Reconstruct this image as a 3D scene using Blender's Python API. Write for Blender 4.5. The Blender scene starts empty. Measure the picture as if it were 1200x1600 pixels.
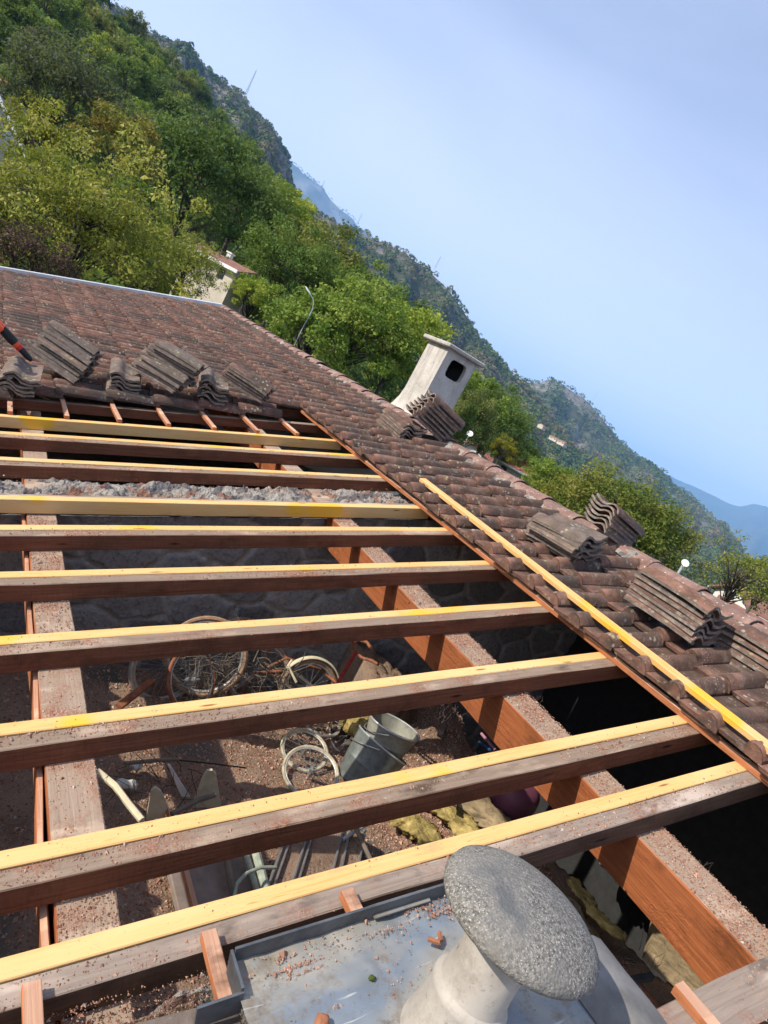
import bpy, math, random
import numpy as np
from mathutils import Vector, Matrix
R = math.radians
TH = R(18)                       # pitch of the roof
# ---------------------------------------------------------------- camera, sky, sun, exposure
scene = bpy.context.scene
cam_d = bpy.data.cameras.new('camera'); cam = bpy.data.objects.new('camera', cam_d)
scene.collection.objects.link(cam); scene.camera = cam
F = 1064.0
cam_d.sensor_fit = 'VERTICAL'; cam_d.sensor_height = 36; cam_d.lens = F/1600*36
cam_d.clip_start = 0.05; cam_d.clip_end = 40000
CX = Vector((0.76164042, -0.4484759, 0.46773201))      # camera right, in world axes
CD = Vector((0.29888651, -0.39730751, -0.86764831))    # camera down
CF = Vector((0.57495279, 0.80063482, -0.16856206))     # camera forward
CX.normalize(); CF = (CF-CF.dot(CX)*CX).normalized(); CD = CF.cross(CX).normalized()
cam.matrix_world = Matrix(((CX.x, -CD.x, -CF.x, 0), (CX.y, -CD.y, -CF.y, 0), (CX.z, -CD.z, -CF.z, 0), (0, 0, 0, 1)))
SUN = Vector((-1.022, 0.10, 0.719)).normalized()
world = bpy.data.worlds.new('World'); scene.world = world; world.use_nodes = True
nt = world.node_tree; bg = nt.nodes['Background']
sky = nt.nodes.new('ShaderNodeTexSky'); sky.sky_type = 'NISHITA'; sky.sun_disc = False
sky.sun_elevation = math.asin(SUN.z); sky.sun_rotation = math.atan2(SUN.x, SUN.y) % (2*math.pi)
sky.altitude = 300; sky.air_density = 1.0; sky.dust_density = 2.0; sky.ozone_density = 2.2
veil = nt.nodes.new('ShaderNodeTexNoise'); tc = nt.nodes.new('ShaderNodeTexCoord'); vm = nt.nodes.new('ShaderNodeMapping'); vm.inputs['Scale'].default_value = (1, 1, 2.6)
nt.links.new(tc.outputs['Generated'], vm.inputs[0]); nt.links.new(vm.outputs[0], veil.inputs['Vector']); veil.inputs['Scale'].default_value = 1.6; veil.inputs['Detail'].default_value = 5; veil.inputs['Distortion'].default_value = .4
vr = nt.nodes.new('ShaderNodeMapRange'); vr.inputs[1].default_value = .35; vr.inputs[2].default_value = .72; vr.inputs[3].default_value = .24; vr.inputs[4].default_value = .44
nt.links.new(veil.outputs['Fac'], vr.inputs[0]); hs = nt.nodes.new('ShaderNodeSeparateXYZ'); nt.links.new(tc.outputs['Generated'], hs.inputs[0])
hr = nt.nodes.new('ShaderNodeMapRange'); hr.inputs[1].default_value = .45; hr.inputs[2].default_value = 0.0; hr.inputs[3].default_value = 0; hr.inputs[4].default_value = .8; nt.links.new(hs.outputs[2], hr.inputs[0])
ha = nt.nodes.new('ShaderNodeMath'); ha.operation = 'ADD'; ha.use_clamp = True; nt.links.new(vr.outputs[0], ha.inputs[0]); nt.links.new(hr.outputs[0], ha.inputs[1]); vx = nt.nodes.new('ShaderNodeMix'); vx.data_type = 'RGBA'
nt.links.new(ha.outputs[0], vx.inputs[0]); nt.links.new(sky.outputs[0], vx.inputs[6]); vx.inputs[7].default_value = (6.4, 6.6, 8.2, 1)     # thin high veil of cloud
nt.links.new(vx.outputs[2], bg.inputs[0]); bg.inputs[1].default_value = 0.12
sun_d = bpy.data.lights.new('sun', 'SUN'); sun = bpy.data.objects.new('sun', sun_d); scene.collection.objects.link(sun)
sun_d.energy = 4.6; sun_d.angle = R(0.5); sun_d.color = (1, 0.93, 0.81)
sun.rotation_euler = (-SUN).to_track_quat('-Z', 'Y').to_euler()
scene.view_settings.view_transform = 'Standard'; scene.view_settings.look = 'None'
scene.view_settings.exposure = 0.58; scene.view_settings.gamma = 1
scene.cycles.use_denoising = True
scene.cycles.max_bounces = 6; scene.cycles.volume_bounces = 3; scene.cycles.transparent_max_bounces = 6
scene.cycles.use_adaptive_sampling = True
# ---------------------------------------------------------------- helpers
def ray(px, py):
    v = CX*(px-600)/F + CD*(py-800)/F + CF
    return v.normalized()
def at_y(px, py, y): r = ray(px, py); return r*(y/r.y)
def at_z(px, py, z): r = ray(px, py); return r*(z/r.z)
def at_d(px, py, d): r = ray(px, py); return r*(d/math.hypot(r.x, r.y))
RS = Vector((math.cos(TH), 0, math.sin(TH))); RV = Vector((0, 1, 0)); RN = Vector((-math.sin(TH), 0, math.cos(TH)))
ROOF = Matrix((RS, RV, RN)).transposed().to_4x4()
def roof(u, v, w): return RS*u + RV*v + RN*w
def at_w(px, py, w): r = ray(px, py); return r*(w/r.dot(RN))
col = scene.collection
def tag(o, label=None, cat=None, group=None, kind=None):
    if label: o['label'] = label
    if cat: o['category'] = cat
    if group: o['group'] = group
    if kind: o['kind'] = kind
    return o
def empty(name, loc=(0, 0, 0), label=None, cat=None, group=None):
    o = bpy.data.objects.new(name, None); col.objects.link(o); o.location = loc; o.empty_display_size = .2
    return tag(o, label, cat, group)
class MB:
    """collects geometry for ONE mesh object"""
    def __init__(s): s.v = []; s.f = []; s.a = []
    def add(s, vs, fs, attr=None):
        b = len(s.v); s.v += [tuple(x) for x in vs]; s.f += [tuple(i+b for i in f) for f in fs]
        if attr is not None: s.a += [attr]*len(vs)
    def box(s, lo, hi, M=None, attr=None, bev=0.0):
        x0, y0, z0 = lo; x1, y1, z1 = hi
        if bev <= 0:
            vs = [(x0,y0,z0),(x1,y0,z0),(x1,y1,z0),(x0,y1,z0),(x0,y0,z1),(x1,y0,z1),(x1,y1,z1),(x0,y1,z1)]
            fs = [(0,3,2,1),(4,5,6,7),(0,1,5,4),(1,2,6,5),(2,3,7,6),(3,0,4,7)]
        else:
            b = bev; vs = []
            for (sx, X, dx) in ((0,x0,b),(1,x1,-b)):
                for (sy, Y, dy) in ((0,y0,b),(1,y1,-b)):
                    for (sz, Z, dz) in ((0,z0,b),(1,z1,-b)):
                        vs += [(X,Y+dy,Z+dz),(X+dx,Y,Z+dz),(X+dx,Y+dy,Z)]
            def I(sx,sy,sz,k): return (sx*4+sy*2+sz)*3+k
            fs = []
            for sx in (0,1):
                q = [I(sx,0,0,0),I(sx,1,0,0),I(sx,1,1,0),I(sx,0,1,0)]; fs.append(tuple(q[::-1] if sx==0 else q))
                q = [I(0,sx,0,1),I(1,sx,0,1),I(1,sx,1,1),I(0,sx,1,1)]; fs.append(tuple(q if sx==0 else q[::-1]))
                q = [I(0,0,sx,2),I(1,0,sx,2),I(1,1,sx,2),I(0,1,sx,2)]; fs.append(tuple(q[::-1] if sx==0 else q))
            for p in (0,1):
                for q_ in (0,1):
                    fs.append((I(0,p,q_,1),I(1,p,q_,1),I(1,p,q_,2),I(0,p,q_,2)))
                    fs.append((I(p,0,q_,0),I(p,1,q_,0),I(p,1,q_,2),I(p,0,q_,2)))
                    fs.append((I(p,q_,0,0),I(p,q_,1,0),I(p,q_,1,1),I(p,q_,0,1)))
                    for r_ in (0,1): fs.append((I(p,q_,r_,0),I(p,q_,r_,1),I(p,q_,r_,2)))
        if M is not None: vs = [M @ Vector(x) for x in vs]
        s.add(vs, fs, attr)
    def tube(s, pts, rad, n=8, attr=None, cap=True):
        pts = [Vector(p) for p in pts]; m = len(pts)
        rad = rad if hasattr(rad, '__len__') else [rad]*m
        rings = []; up = None
        for i, p in enumerate(pts):
            t = (pts[min(i+1, m-1)]-pts[max(i-1, 0)]).normalized()
            if up is None: up = t.orthogonal().normalized()
            up = (up-t*up.dot(t)); up = up.normalized() if up.length > 1e-6 else t.orthogonal().normalized()
            w = t.cross(up)
            rings.append([p+(up*math.cos(2*math.pi*k/n)+w*math.sin(2*math.pi*k/n))*rad[i] for k in range(n)])
        vs = [q for r_ in rings for q in r_]; fs = []
        closed = (pts[0]-pts[-1]).length < 1e-6
        for i in range(m-1):
            for k in range(n):
                k2 = (k+1) % n; fs.append((i*n+k, i*n+k2, (i+1)*n+k2, (i+1)*n+k))
        if cap and not closed: fs.append(tuple(range(n))[::-1]); fs.append(tuple((m-1)*n+k for k in range(n)))
        s.add(vs, fs, attr)
    def lathe(s, prof, n=24, M=None, attr=None, cap0=False, cap1=False, wob=0, seed=0):
        rng = random.Random(seed); ph = [rng.uniform(0, 6.28) for _ in range(3)]
        vs = []; fs = []
        for i, (r_, z) in enumerate(prof):
            for k in range(n):
                a = 2*math.pi*k/n; rr = r_*(1+wob*(math.sin(2*a+ph[0])+.6*math.sin(3*a+ph[1])+.4*math.sin(5*a+ph[2]+i)))
                p = Vector((rr*math.cos(a), rr*math.sin(a), z)); vs.append(M @ p if M is not None else p)
        for i in range(len(prof)-1):
            for k in range(n):
                k2 = (k+1) % n; fs.append((i*n+k, i*n+k2, (i+1)*n+k2, (i+1)*n+k))
        if cap0: fs.append(tuple(range(n))[::-1])
        if cap1: fs.append(tuple((len(prof)-1)*n+k for k in range(n)))
        s.add(vs, fs, attr)
    def mesh(s, name, mat, smooth=False):
        me = bpy.data.meshes.new(name); me.from_pydata(s.v, [], s.f)
        if s.a and len(s.a) == len(s.v):
            at = me.attributes.new('rnd', 'FLOAT_COLOR', 'POINT')
            at.data.foreach_set('color', np.array([(a[0], a[1], a[2], 1) for a in s.a], dtype=np.float32).ravel())
        me.materials.append(mat)
        if smooth:
            me.polygons.foreach_set('use_smooth', [True]*len(me.polygons))
            if smooth != 'all': me.set_sharp_from_angle(angle=R(40))
        me.update(); return me
    def build(s, name, mat, parent=None, loc=(0, 0, 0), smooth=False, M=None):
        o = bpy.data.objects.new(name, s.mesh(name, mat, smooth)); col.objects.link(o)
        if M is not None: o.matrix_local = M
        else: o.location = loc
        if parent: o.parent = parent
        return o
def np_mesh(name, verts, quads, mat, attr=None, smooth=False):
    me = bpy.data.meshes.new(name); n = len(quads); k = quads.shape[1]
    me.vertices.add(len(verts)); me.vertices.foreach_set('co', verts.astype(np.float32).ravel())
    me.loops.add(n*k); me.loops.foreach_set('vertex_index', quads.astype(np.int32).ravel())
    me.polygons.add(n); me.polygons.foreach_set('loop_start', np.arange(0, n*k, k, dtype=np.int32))
    me.polygons.foreach_set('loop_total', np.full(n, k, dtype=np.int32))
    me.polygons.foreach_set('use_smooth', np.full(n, bool(smooth)))
    if attr is not None:
        at = me.attributes.new('rnd', 'FLOAT_COLOR', 'POINT')
        c = np.ones((len(verts), 4), dtype=np.float32); c[:, :attr.shape[1]] = attr; at.data.foreach_set('color', c.ravel())
    me.materials.append(mat); me.update(calc_edges=True); me.validate(); return me
def link(name, me, parent=None, loc=(0, 0, 0)):
    o = bpy.data.objects.new(name, me); col.objects.link(o); o.location = loc
    if parent: o.parent = parent
    return o
# ---------------------------------------------------------------- materials
class NM:
    """small node-graph helper"""
    def __init__(s, name, rough=.8, spec=.3):
        s.m = bpy.data.materials.new(name); s.m.use_nodes = True; s.t = s.m.node_tree
        s.b = s.t.nodes['Principled BSDF']; s.b.inputs['Roughness'].default_value = rough
        s.b.inputs['Specular IOR Level'].default_value = spec
    def n(s, typ, **k):
        x = s.t.nodes.new(typ)
        for a, b in k.items(): setattr(x, a, b)
        return x
    def set(s, sock, v):
        if isinstance(v, bpy.types.NodeSocket): s.t.links.new(v, sock)
        elif v is not None: sock.default_value = v if not isinstance(v, (tuple, list)) or len(v) != 3 or sock.type == 'VECTOR' else (*v, 1)
    def coord(s, scale=(1, 1, 1), kind='Object', shift=True, rot=(0, 0, 0)):
        c = s.n('ShaderNodeTexCoord').outputs[kind]
        if shift:
            oi = s.n('ShaderNodeObjectInfo').outputs['Random']; mu = s.math('MULTIPLY', oi, 37.0)
            ad = s.n('ShaderNodeVectorMath', operation='ADD'); s.set(ad.inputs[0], c); s.set(ad.inputs[1], mu); c = ad.outputs[0]
        mp = s.n('ShaderNodeMapping'); s.set(mp.inputs['Vector'], c); mp.inputs['Scale'].default_value = scale; mp.inputs['Rotation'].default_value = rot
        return mp.outputs[0]
    def noise(s, vec, scale=5, detail=6, rough=.6, dist=0):
        x = s.n('ShaderNodeTexNoise'); s.set(x.inputs['Vector'], vec); x.inputs['Scale'].default_value = scale
        x.inputs['Detail'].default_value = detail; x.inputs['Roughness'].default_value = rough; x.inputs['Distortion'].default_value = dist
        return x.outputs['Fac']
    def voro(s, vec, scale=5, feat='F1', out='Distance', rnd=1.0):
        x = s.n('ShaderNodeTexVoronoi', feature=feat); s.set(x.inputs['Vector'], vec); x.inputs['Scale'].default_value = scale
        x.inputs['Randomness'].default_value = rnd; return x.outputs[out]
    def ramp(s, fac, stops, interp='LINEAR'):
        x = s.n('ShaderNodeValToRGB'); s.set(x.inputs[0], fac); cr = x.color_ramp; cr.interpolation = interp
        while len(cr.elements) < len(stops): cr.elements.new(.5)
        for e, (p, c) in zip(cr.elements, stops): e.position = p; e.color = (*c, 1) if len(c) == 3 else (c[0], c[0], c[0], 1)
        return x.outputs[0]
    def mask(s, fac, lo, hi):
        x = s.n('ShaderNodeMapRange'); s.set(x.inputs[0], fac); x.inputs[1].default_value = lo; x.inputs[2].default_value = hi; x.clamp = True
        return x.outputs[0]
    def mix(s, fac, a, b, mode='MIX'):
        x = s.n('ShaderNodeMix', data_type='RGBA', blend_type=mode); s.set(x.inputs[0], fac); s.set(x.inputs[6], a); s.set(x.inputs[7], b)
        return x.outputs[2]
    def math(s, op, a, b=None):
        x = s.n('ShaderNodeMath', operation=op); s.set(x.inputs[0], a)
        if b is not None: s.set(x.inputs[1], b)
        return x.outputs[0]
    def attr(s, i=0):
        x = s.n('ShaderNodeAttribute', attribute_name='rnd'); sp = s.n('ShaderNodeSeparateColor'); s.set(sp.inputs[0], x.outputs['Color']); return sp.outputs[i]
    def nz(s):
        g = s.n('ShaderNodeNewGeometry'); sp = s.n('ShaderNodeSeparateXYZ'); s.set(sp.inputs[0], g.outputs['True Normal']); return sp.outputs[2]
    def bump(s, h, dist=.01, strength=1.0):
        x = s.n('ShaderNodeBump'); s.set(x.inputs['Height'], h); x.inputs['Distance'].default_value = dist; x.inputs['Strength'].default_value = strength
        s.set(s.b.inputs['Normal'], x.outputs[0]); return s
    def base(s, c): s.set(s.b.inputs['Base Color'], c); return s
M = {}
def simple(name, c, rough=.7, metal=0, var=.25, scale=14, spec=.3, bump=.002):
    k = NM(name, rough, spec); v = k.noise(k.coord(), scale, 7, .65)
    d = tuple(x*(1-var) for x in c); l = tuple(min(1, x*(1+var)) for x in c)
    k.base(k.ramp(v, [(.3, d), (.7, l)])); k.b.inputs['Metallic'].default_value = metal
    k.bump(v, bump); M[name] = k.m; return k.m
# new yellow-treated timber
k = NM('new_yellow_timber', .62, .3)
g = k.noise(k.coord((1.2, 34, 34)), 3, 7, .7, 1.2); big = k.noise(k.coord((.6, 3, 3)), 2.3, 3)
c = k.ramp(g, [(.3, (.60, .33, .10)), (.62, (.76, .46, .18))])
c = k.mix(k.mask(big, .42, .7), c, (.74, .49, .22))
c = k.mix(k.mask(k.noise(k.coord((.8, 1, 1)), 2.6, 2), .6, .66), c, (.78, .43, .045))
c = k.mix(k.mask(g, .60, .68), c, (.50, .26, .08)); kn = k.voro(k.coord((1.0, 6, 6)), 3.0); c = k.mix(k.mask(kn, .12, .06), c, (.26, .11, .035)); c = k.mix(k.mask(k.noise(k.coord((1, 4, 4)), 3.3, 6, .75), .58, .72), c, (.44, .30, .15)); c = k.mix(k.mask(k.voro(k.coord((1, 1, 1)), 7), .035, .025), c, (.05, .04, .035))
cr = k.noise(k.coord(), 150, 3, .5); dm = k.mask(k.noise(k.coord(), 6, 4), .5, .75)
c = k.mix(k.math('MULTIPLY', k.mask(cr, .64, .70), dm), c, (.34, .15, .09))
k.base(c).bump(g, .0012); M['new'] = k.m
# old rafters: dusty grey on top, dark brown sawn sides
def old_wood(name, side_a, side_b, top_a, top_b, crumbs=.55, gx=(1, 26, 26), top_lim=.6):
    k = NM(name, .85, .2)
    g = k.noise(k.coord(gx), 3, 7, .65, 1.0); big = k.noise(k.coord((1, 3, 3)), 2.5, 4)
    side = k.ramp(g, [(.28, side_a), (.7, side_b)])
    kn = k.voro(k.coord((1.1, 5, 5)), 2.4); side = k.mix(k.mask(kn, .11, .05), side, tuple(x*.25 for x in side_a))
    bl = k.noise(k.coord((2, 2, 2)), 2.1, 6, .7); side = k.mix(k.mask(bl, .52, .68), side, tuple(x*.45 for x in side_b)); saw = k.noise(k.coord((40, 2, 6)), 3, 2); side = k.mix(k.math('MULTIPLY', k.mask(saw, .5, .8), .35), side, tuple(x*.5 for x in side_a))
    top = k.ramp(g, [(.25, top_a), (.75, top_b)])
    top = k.mix(k.mask(big, .52, .68), top, tuple(min(1, x*1.45) for x in top_b))
    top = k.mix(k.mask(k.noise(k.coord((1, 2, 2)), 4.1, 5), .6, .72), top, tuple(x*.5 for x in top_a))
    cr = k.voro(k.coord(), 170, out='Color'); crd = k.noise(k.coord(), 120, 3)
    dens = k.mask(k.noise(k.coord(), 5, 4, .6), crumbs, crumbs+.14)
    cc = k.ramp(k.voro(k.coord(), 160), [(0, (.48, .22, .13)), (.5, (.25, .11, .07))])
    top = k.mix(k.math('MULTIPLY', dens, k.mask(crd, .44, .52)), top, cc)
    f = k.mask(k.nz(), top_lim-.1, top_lim+.05)
    k.base(k.mix(f, side, top))
    h = k.math('ADD', g, k.math('MULTIPLY', k.math('MULTIPLY', dens, crd), 2.0)); k.bump(h, .003); M[name] = k.m; return k.m
old_wood('old_rafter_wood', (.105, .038, .02), (.235, .09, .046), (.185, .13, .092), (.30, .222, .165), .52)
old_wood('weathered_wood', (.09, .05, .032), (.17, .105, .07), (.20, .15, .12), (.34, .27, .22), .56)
old_wood('purlin_wood', (.24, .072, .026), (.44, .145, .052), (.26, .18, .13), (.37, .28, .21), .50, gx=(26, 1, 26))
old_wood('orange_batten_wood', (.36, .12, .05), (.55, .22, .10), (.42, .22, .14), (.55, .33, .22), .7, gx=(26, 1, 26))
# concrete roof tiles
def tile_mat(name, red=1.0, grey=0.0, nose=1.0, pans=.45):
    k = NM(name, .9, .25); r0 = k.attr(0); head = k.attr(1); under = k.attr(2)
    v = k.coord(); n1 = k.noise(v, 9, 8, .7); n2 = k.noise(v, 60, 5, .7); n3 = k.noise(v, 2.2, 4, .6)
    c = k.ramp(n1, [(.28, (.05, .034, .029)), (.5, (.132*red, .079, .059)), (.72, (.235*red, .148, .112))])
    c = k.mix(k.mask(n3, .48, .6), c, (.085, .064, .054)); c = k.mix(k.mask(k.noise(v, 17, 6, .75), .55, .68), c, (.24, .20, .17))
    c2 = k.mix(1.0, c, k.ramp(r0, [(0, (.70, .70, .70)), (.5, (.98, .96, .95)), (1, (1.32, 1.2, 1.1))]), 'MULTIPLY')
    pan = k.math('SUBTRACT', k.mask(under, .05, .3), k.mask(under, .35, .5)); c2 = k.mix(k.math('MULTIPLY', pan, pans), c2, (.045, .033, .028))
    hd = k.ramp(n1, [(.3, (.13, .07, .052)), (.7, (.30, .155, .11))])
    c2 = k.mix(k.math('MULTIPLY', k.math('MULTIPLY', head, nose), k.mask(n1, .35, .6)), c2, hd)
    c2 = k.mix(k.mask(under, .4, 1.0), c2, k.ramp(k.noise(v, 14, 7, .75), [(.3, (.07, .055, .047)), (.5, (.19, .155, .13)), (.7, (.42, .35, .29))]))
    if grey: c2 = k.mix(grey, c2, k.ramp(n1, [(.3, (.12, .095, .08)), (.7, (.30, .26, .22))]))
    sp = k.voro(v, 26, rnd=1); pm = k.math('MULTIPLY', k.mask(sp, .30, .2), k.mask(k.noise(v, 5, 3), .5, .62))
    c2 = k.mix(k.math('MULTIPLY', pm, .8), c2, k.ramp(k.noise(v, 13, 2), [(.4, (.42, .40, .36)), (.6, (.40, .37, .17))]))
    sp2 = k.voro(v, 70); c2 = k.mix(k.math('MULTIPLY', k.mask(sp2, .25, .15), k.mask(k.noise(v, 7, 3), .5, .7)), c2, (.45, .42, .38))
    c2 = k.mix(k.mask(n2, .6, .75), c2, (.05, .035, .03))
    k.base(c2); k.bump(k.math('ADD', n2, n1), .004); M[name] = k.m
k = NM('masonry', .95, .1); v = k.coord(shift=False); f_ = k.noise(v, 45, 6, .75); c = k.ramp(k.attr(0), [(0, (.20, .197, .20)), (1, (.40, .39, .385))]); c = k.mix(k.math('MULTIPLY', k.mask(f_, .48, .66), .7), c, (.08, .08, .085)); c = k.mix(k.math('MULTIPLY', k.mask(k.attr(1), .05, .55), k.mask(k.noise(v, 7, 5, .7), .25, .42)), c, k.ramp(f_, [(.3, (.30, .29, .285)), (.7, (.54, .52, .50))])); k.base(c).bump(f_, .02); M['masonry'] = k.m
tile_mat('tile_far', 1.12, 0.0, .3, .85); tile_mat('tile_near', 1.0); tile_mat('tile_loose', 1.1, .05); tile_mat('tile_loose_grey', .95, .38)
# ridge terracotta
k = NM('ridge_terracotta', .85); v = k.coord(); n = k.noise(v, 8, 7, .7)
c = k.ramp(n, [(.3, (.12, .07, .055)), (.5, (.25, .145, .115)), (.75, (.37, .26, .21))]); c = k.mix(k.mask(k.noise(v, 3, 4), .55, .7), c, (.17, .11, .09))
c = k.mix(k.mask(k.voro(v, 30), .2, .12), c, (.5, .47, .4)); k.base(c).bump(n, .006); M['ridge'] = k.m
# mortar
k = NM('mortar', .95, .1); v = k.coord(); n = k.noise(v, 11, 8, .7)
c = k.ramp(n, [(.28, (.14, .12, .105)), (.45, (.36, .32, .28)), (.72, (.60, .55, .48))]); c = k.mix(k.mask(k.noise(v, 5, 3), .58, .7), c, (.40, .22, .15))
vc = k.n('ShaderNodeSeparateColor'); k.set(vc.inputs[0], k.voro(v, 13, out='Color')); c = k.mix(k.math('MULTIPLY', k.mask(vc.outputs[0], .66, .70), .75), c, (.11, .11, .125)); c = k.mix(k.math('MULTIPLY', k.mask(vc.outputs[1], .80, .84), .7), c, (.36, .17, .10))
k.base(c).bump(k.math('ADD', n, k.noise(v, 45, 5, .7)), .03); M['mortar'] = k.m
# rubble / block wall
k = NM('block_wall', .95, .1); v = k.coord(shift=False); w = k.n('ShaderNodeVectorMath', operation='ADD'); k.set(w.inputs[0], v)
nn = k.n('ShaderNodeTexNoise'); k.set(nn.inputs['Vector'], v); nn.inputs['Scale'].default_value = 3
sc_ = k.n('ShaderNodeVectorMath', operation='SCALE'); k.set(sc_.inputs[0], nn.outputs['Color']); sc_.inputs['Scale'].default_value = .22; k.set(w.inputs[1], sc_.outputs[0])
mp = k.n('ShaderNodeMapping'); k.set(mp.inputs[0], w.outputs[0]); mp.inputs['Scale'].default_value = (1, .3, 1.5)
e = k.voro(mp.outputs[0], 1.9, 'DISTANCE_TO_EDGE', 'Distance'); cells = k.voro(mp.outputs[0], 1.9, 'F1', 'Color')
cg = k.n('ShaderNodeSeparateColor'); k.set(cg.inputs[0], cells)
fine = k.noise(v, 60, 4, .7)
st = k.ramp(cg.outputs[0], [(0, (.13, .128, .135)), (1, (.24, .235, .24))]); st = k.mix(k.mask(fine, .5, .7), st, (.085, .085, .09))
c = k.mix(k.math('MULTIPLY', k.mask(e, .075, .03), k.mask(k.noise(v, 9, 5, .7), .30, .55)), st, k.ramp(k.noise(v, 14, 5), [(.3, (.30, .29, .29)), (.7, (.50, .49, .48))]))
k.base(c).bump(k.math('ADD', k.math('MULTIPLY', k.mask(e, .02, .08), 1.5), fine), .012); M['wall'] = k.m
# attic dirt
k = NM('attic_dirt', .97, .1); v = k.coord(shift=False); n = k.noise(v, 4, 8, .7); n2 = k.noise(v, 70, 4, .7)
c = k.ramp(n, [(.3, (.23, .15, .105)), (.5, (.38, .26, .185)), (.7, (.47, .345, .25))]); c = k.mix(k.mask(n2, .55, .68), c, (.44, .27, .19)); c = k.mix(k.mask(n2, .42, .33), c, (.08, .05, .04))
c = k.mix(k.mask(k.noise(v, 2, 3), .56, .66), c, (.20, .17, .14)); k.base(c).bump(k.math('ADD', n, n2), .03); M['dirt'] = k.m
# zinc with grime
k = NM('zinc', .45, .5); v = k.coord((1, 1, 1)); st = k.noise(k.coord((1, 1.7, 1), rot=(0, 0, .35)), 1.9, 3, .45, .7)
c = k.ramp(st, [(.38, (.20, .235, .275)), (.5, (.34, .32, .275)), (.62, (.22, .245, .28))], 'LINEAR')
c = k.mix(k.mask(k.noise(v, 7, 6, .7), .50, .70), c, (.34, .30, .235)); c = k.mix(k.mask(k.noise(v, 3.1, 7, .8), .52, .64), c, (.21, .16, .105)); c = k.mix(k.math('MULTIPLY', k.mask(k.noise(v, 26, 6, .8), .56, .68), k.mask(k.noise(v, 3.7, 4), .42, .6)), c, (.16, .12, .09)); c = k.mix(k.math('MULTIPLY', k.mask(k.noise(k.coord((2, 30, 2), rot=(0, 0, .6)), 3, 3), .66, .70), .7), c, (.55, .55, .52))
c = k.mix(k.mask(k.noise(v, 90, 3), .68, .74), c, (.12, .09, .07)); k.base(c).bump(k.noise(v, 5, 5), .004); k.b.inputs['Metallic'].default_value = .25; M['zinc'] = k.m
simple('zinc_dark', (.12, .13, .14), .5, .4, .4); simple('zinc_light', (.62, .64, .66), .4, .2, .15, 6)
simple('pebble_dark', (.1, .1, .1))
# granite-like fibre cement cap
k = NM('cap_pebbledash', .95, .15); v = k.coord(); vv = k.voro(v, 170, out='Color'); sp = k.n('ShaderNodeSeparateColor'); k.set(sp.inputs[0], vv)
c = k.ramp(k.noise(v, 120, 6, .8), [(.38, (.07, .066, .06)), (.5, (.19, .178, .16)), (.63, (.33, .305, .27))]); c = k.mix(k.mask(k.voro(v, 190), .30, .16), c, (.52, .48, .40)); c = k.mix(k.mask(k.voro(k.coord((1.3, 1.1, 1)), 150), .27, .14), c, (.085, .078, .07)); c = k.mix(k.mask(k.noise(v, 11, 5, .7), .55, .7), c, (.15, .14, .12))
d = k.noise(v, 150, 6, .75); c = k.mix(k.mask(d, .55, .75), c, (.30, .28, .25)); c = k.mix(k.mask(d, .44, .34), c, (.13, .125, .115)); c = k.mix(k.mask(k.noise(v, 3.5, 4), .45, .65), c, (.27, .25, .22)); c = k.mix(k.mask(k.noise(v, 7, 6, .7), .50, .66), c, (.13, .13, .13)); 
k.base(c).bump(k.math('ADD', d, k.voro(v, 170)), .0018); M['cap'] = k.m
# fibre-cement pipe
k = NM('cement_pipe', .8, .3); v = k.coord(); n = k.noise(v, 7, 7, .65); c = k.ramp(n, [(.3, (.30, .265, .225)), (.6, (.46, .415, .36))]); c = k.mix(k.mask(k.noise(v, 9, 7, .8), .50, .66), c, (.27, .235, .195)); c = k.mix(k.mask(k.noise(v, 40, 5, .8), .60, .72), c, (.16, .14, .12))
k.base(c).bump(n, .003); M['pipe'] = k.m
# chimney render
k = NM('chimney_render', .9, .15); v = k.coord(); n = k.noise(v, 3.5, 8, .7); c = k.ramp(n, [(.3, (.42, .385, .335)), (.65, (.60, .56, .50))]); c = k.mix(k.mask(k.noise(k.coord((7, 7, .8)), 2, 7, .75), .50, .66), c, (.33, .305, .27)); c = k.mix(k.mask(k.noise(v, 9, 7, .8), .60, .68), c, (.20, .185, .165))
k.base(c).bump(k.noise(v, 24, 6), .008); M['chimney'] = k.m
k = NM('chimney_slab', .95, .15); v = k.coord(); n = k.noise(v, 9, 8, .7); c = k.ramp(n, [(.3, (.30, .28, .25)), (.65, (.52, .49, .44))]); k.base(c).bump(n, .012); M['slab'] = k.m
simple('soot_and_void_dark', (.03, .03, .03), .95)  # flue soot; the same near-black paints the unlit attic depth
simple('rust', (.26, .10, .05), .85, .2, .5, 30); simple('rusty_red', (.38, .04, .035), .6, .1, .4, 25); simple('tyre', (.30, .19, .12), .9, 0, .45, 30)
simple('rim_metal', (.50, .48, .44), .45, .6, .3, 30); simple('lead', (.20, .19, .18), .6, .2, .35, 9); simple('bucket_green', (.29, .285, .235), .6, .3, .4, 9); simple('bucket_grey', (.17, .19, .18), .55, .4, .5, 8)
simple('cream_paint', (.62, .55, .38), .7, 0, .25, 12); simple('insulation', (.42, .32, .12), .98, 0, .7, 9, .05, .05); simple('insulation_paper', (.33, .25, .15), .95, 0, .4, 14, .05, .02)
simple('plum_plastic', (.16, .055, .085), .38, 0, .15, 4); simple('dark_plastic', (.02, .02, .022), .5); simple('tool_orange', (.75, .10, .03), .4, 0, .1)
simple('tool_red', (.6, .03, .03), .4, 0, .1); simple('dusty_board', (.22, .17, .14), .95, 0, .3, 9); simple('steel', (.42, .42, .42), .4, .7, .25)
simple('green_pipe', (.30, .33, .26), .6, 0, .4, 20); simple('hose_blue', (.04, .10, .22), .5); simple('hose_pink', (.38, .18, .24), .5); simple('white_paint', (.78, .77, .74), .5, 0, .08)
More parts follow.
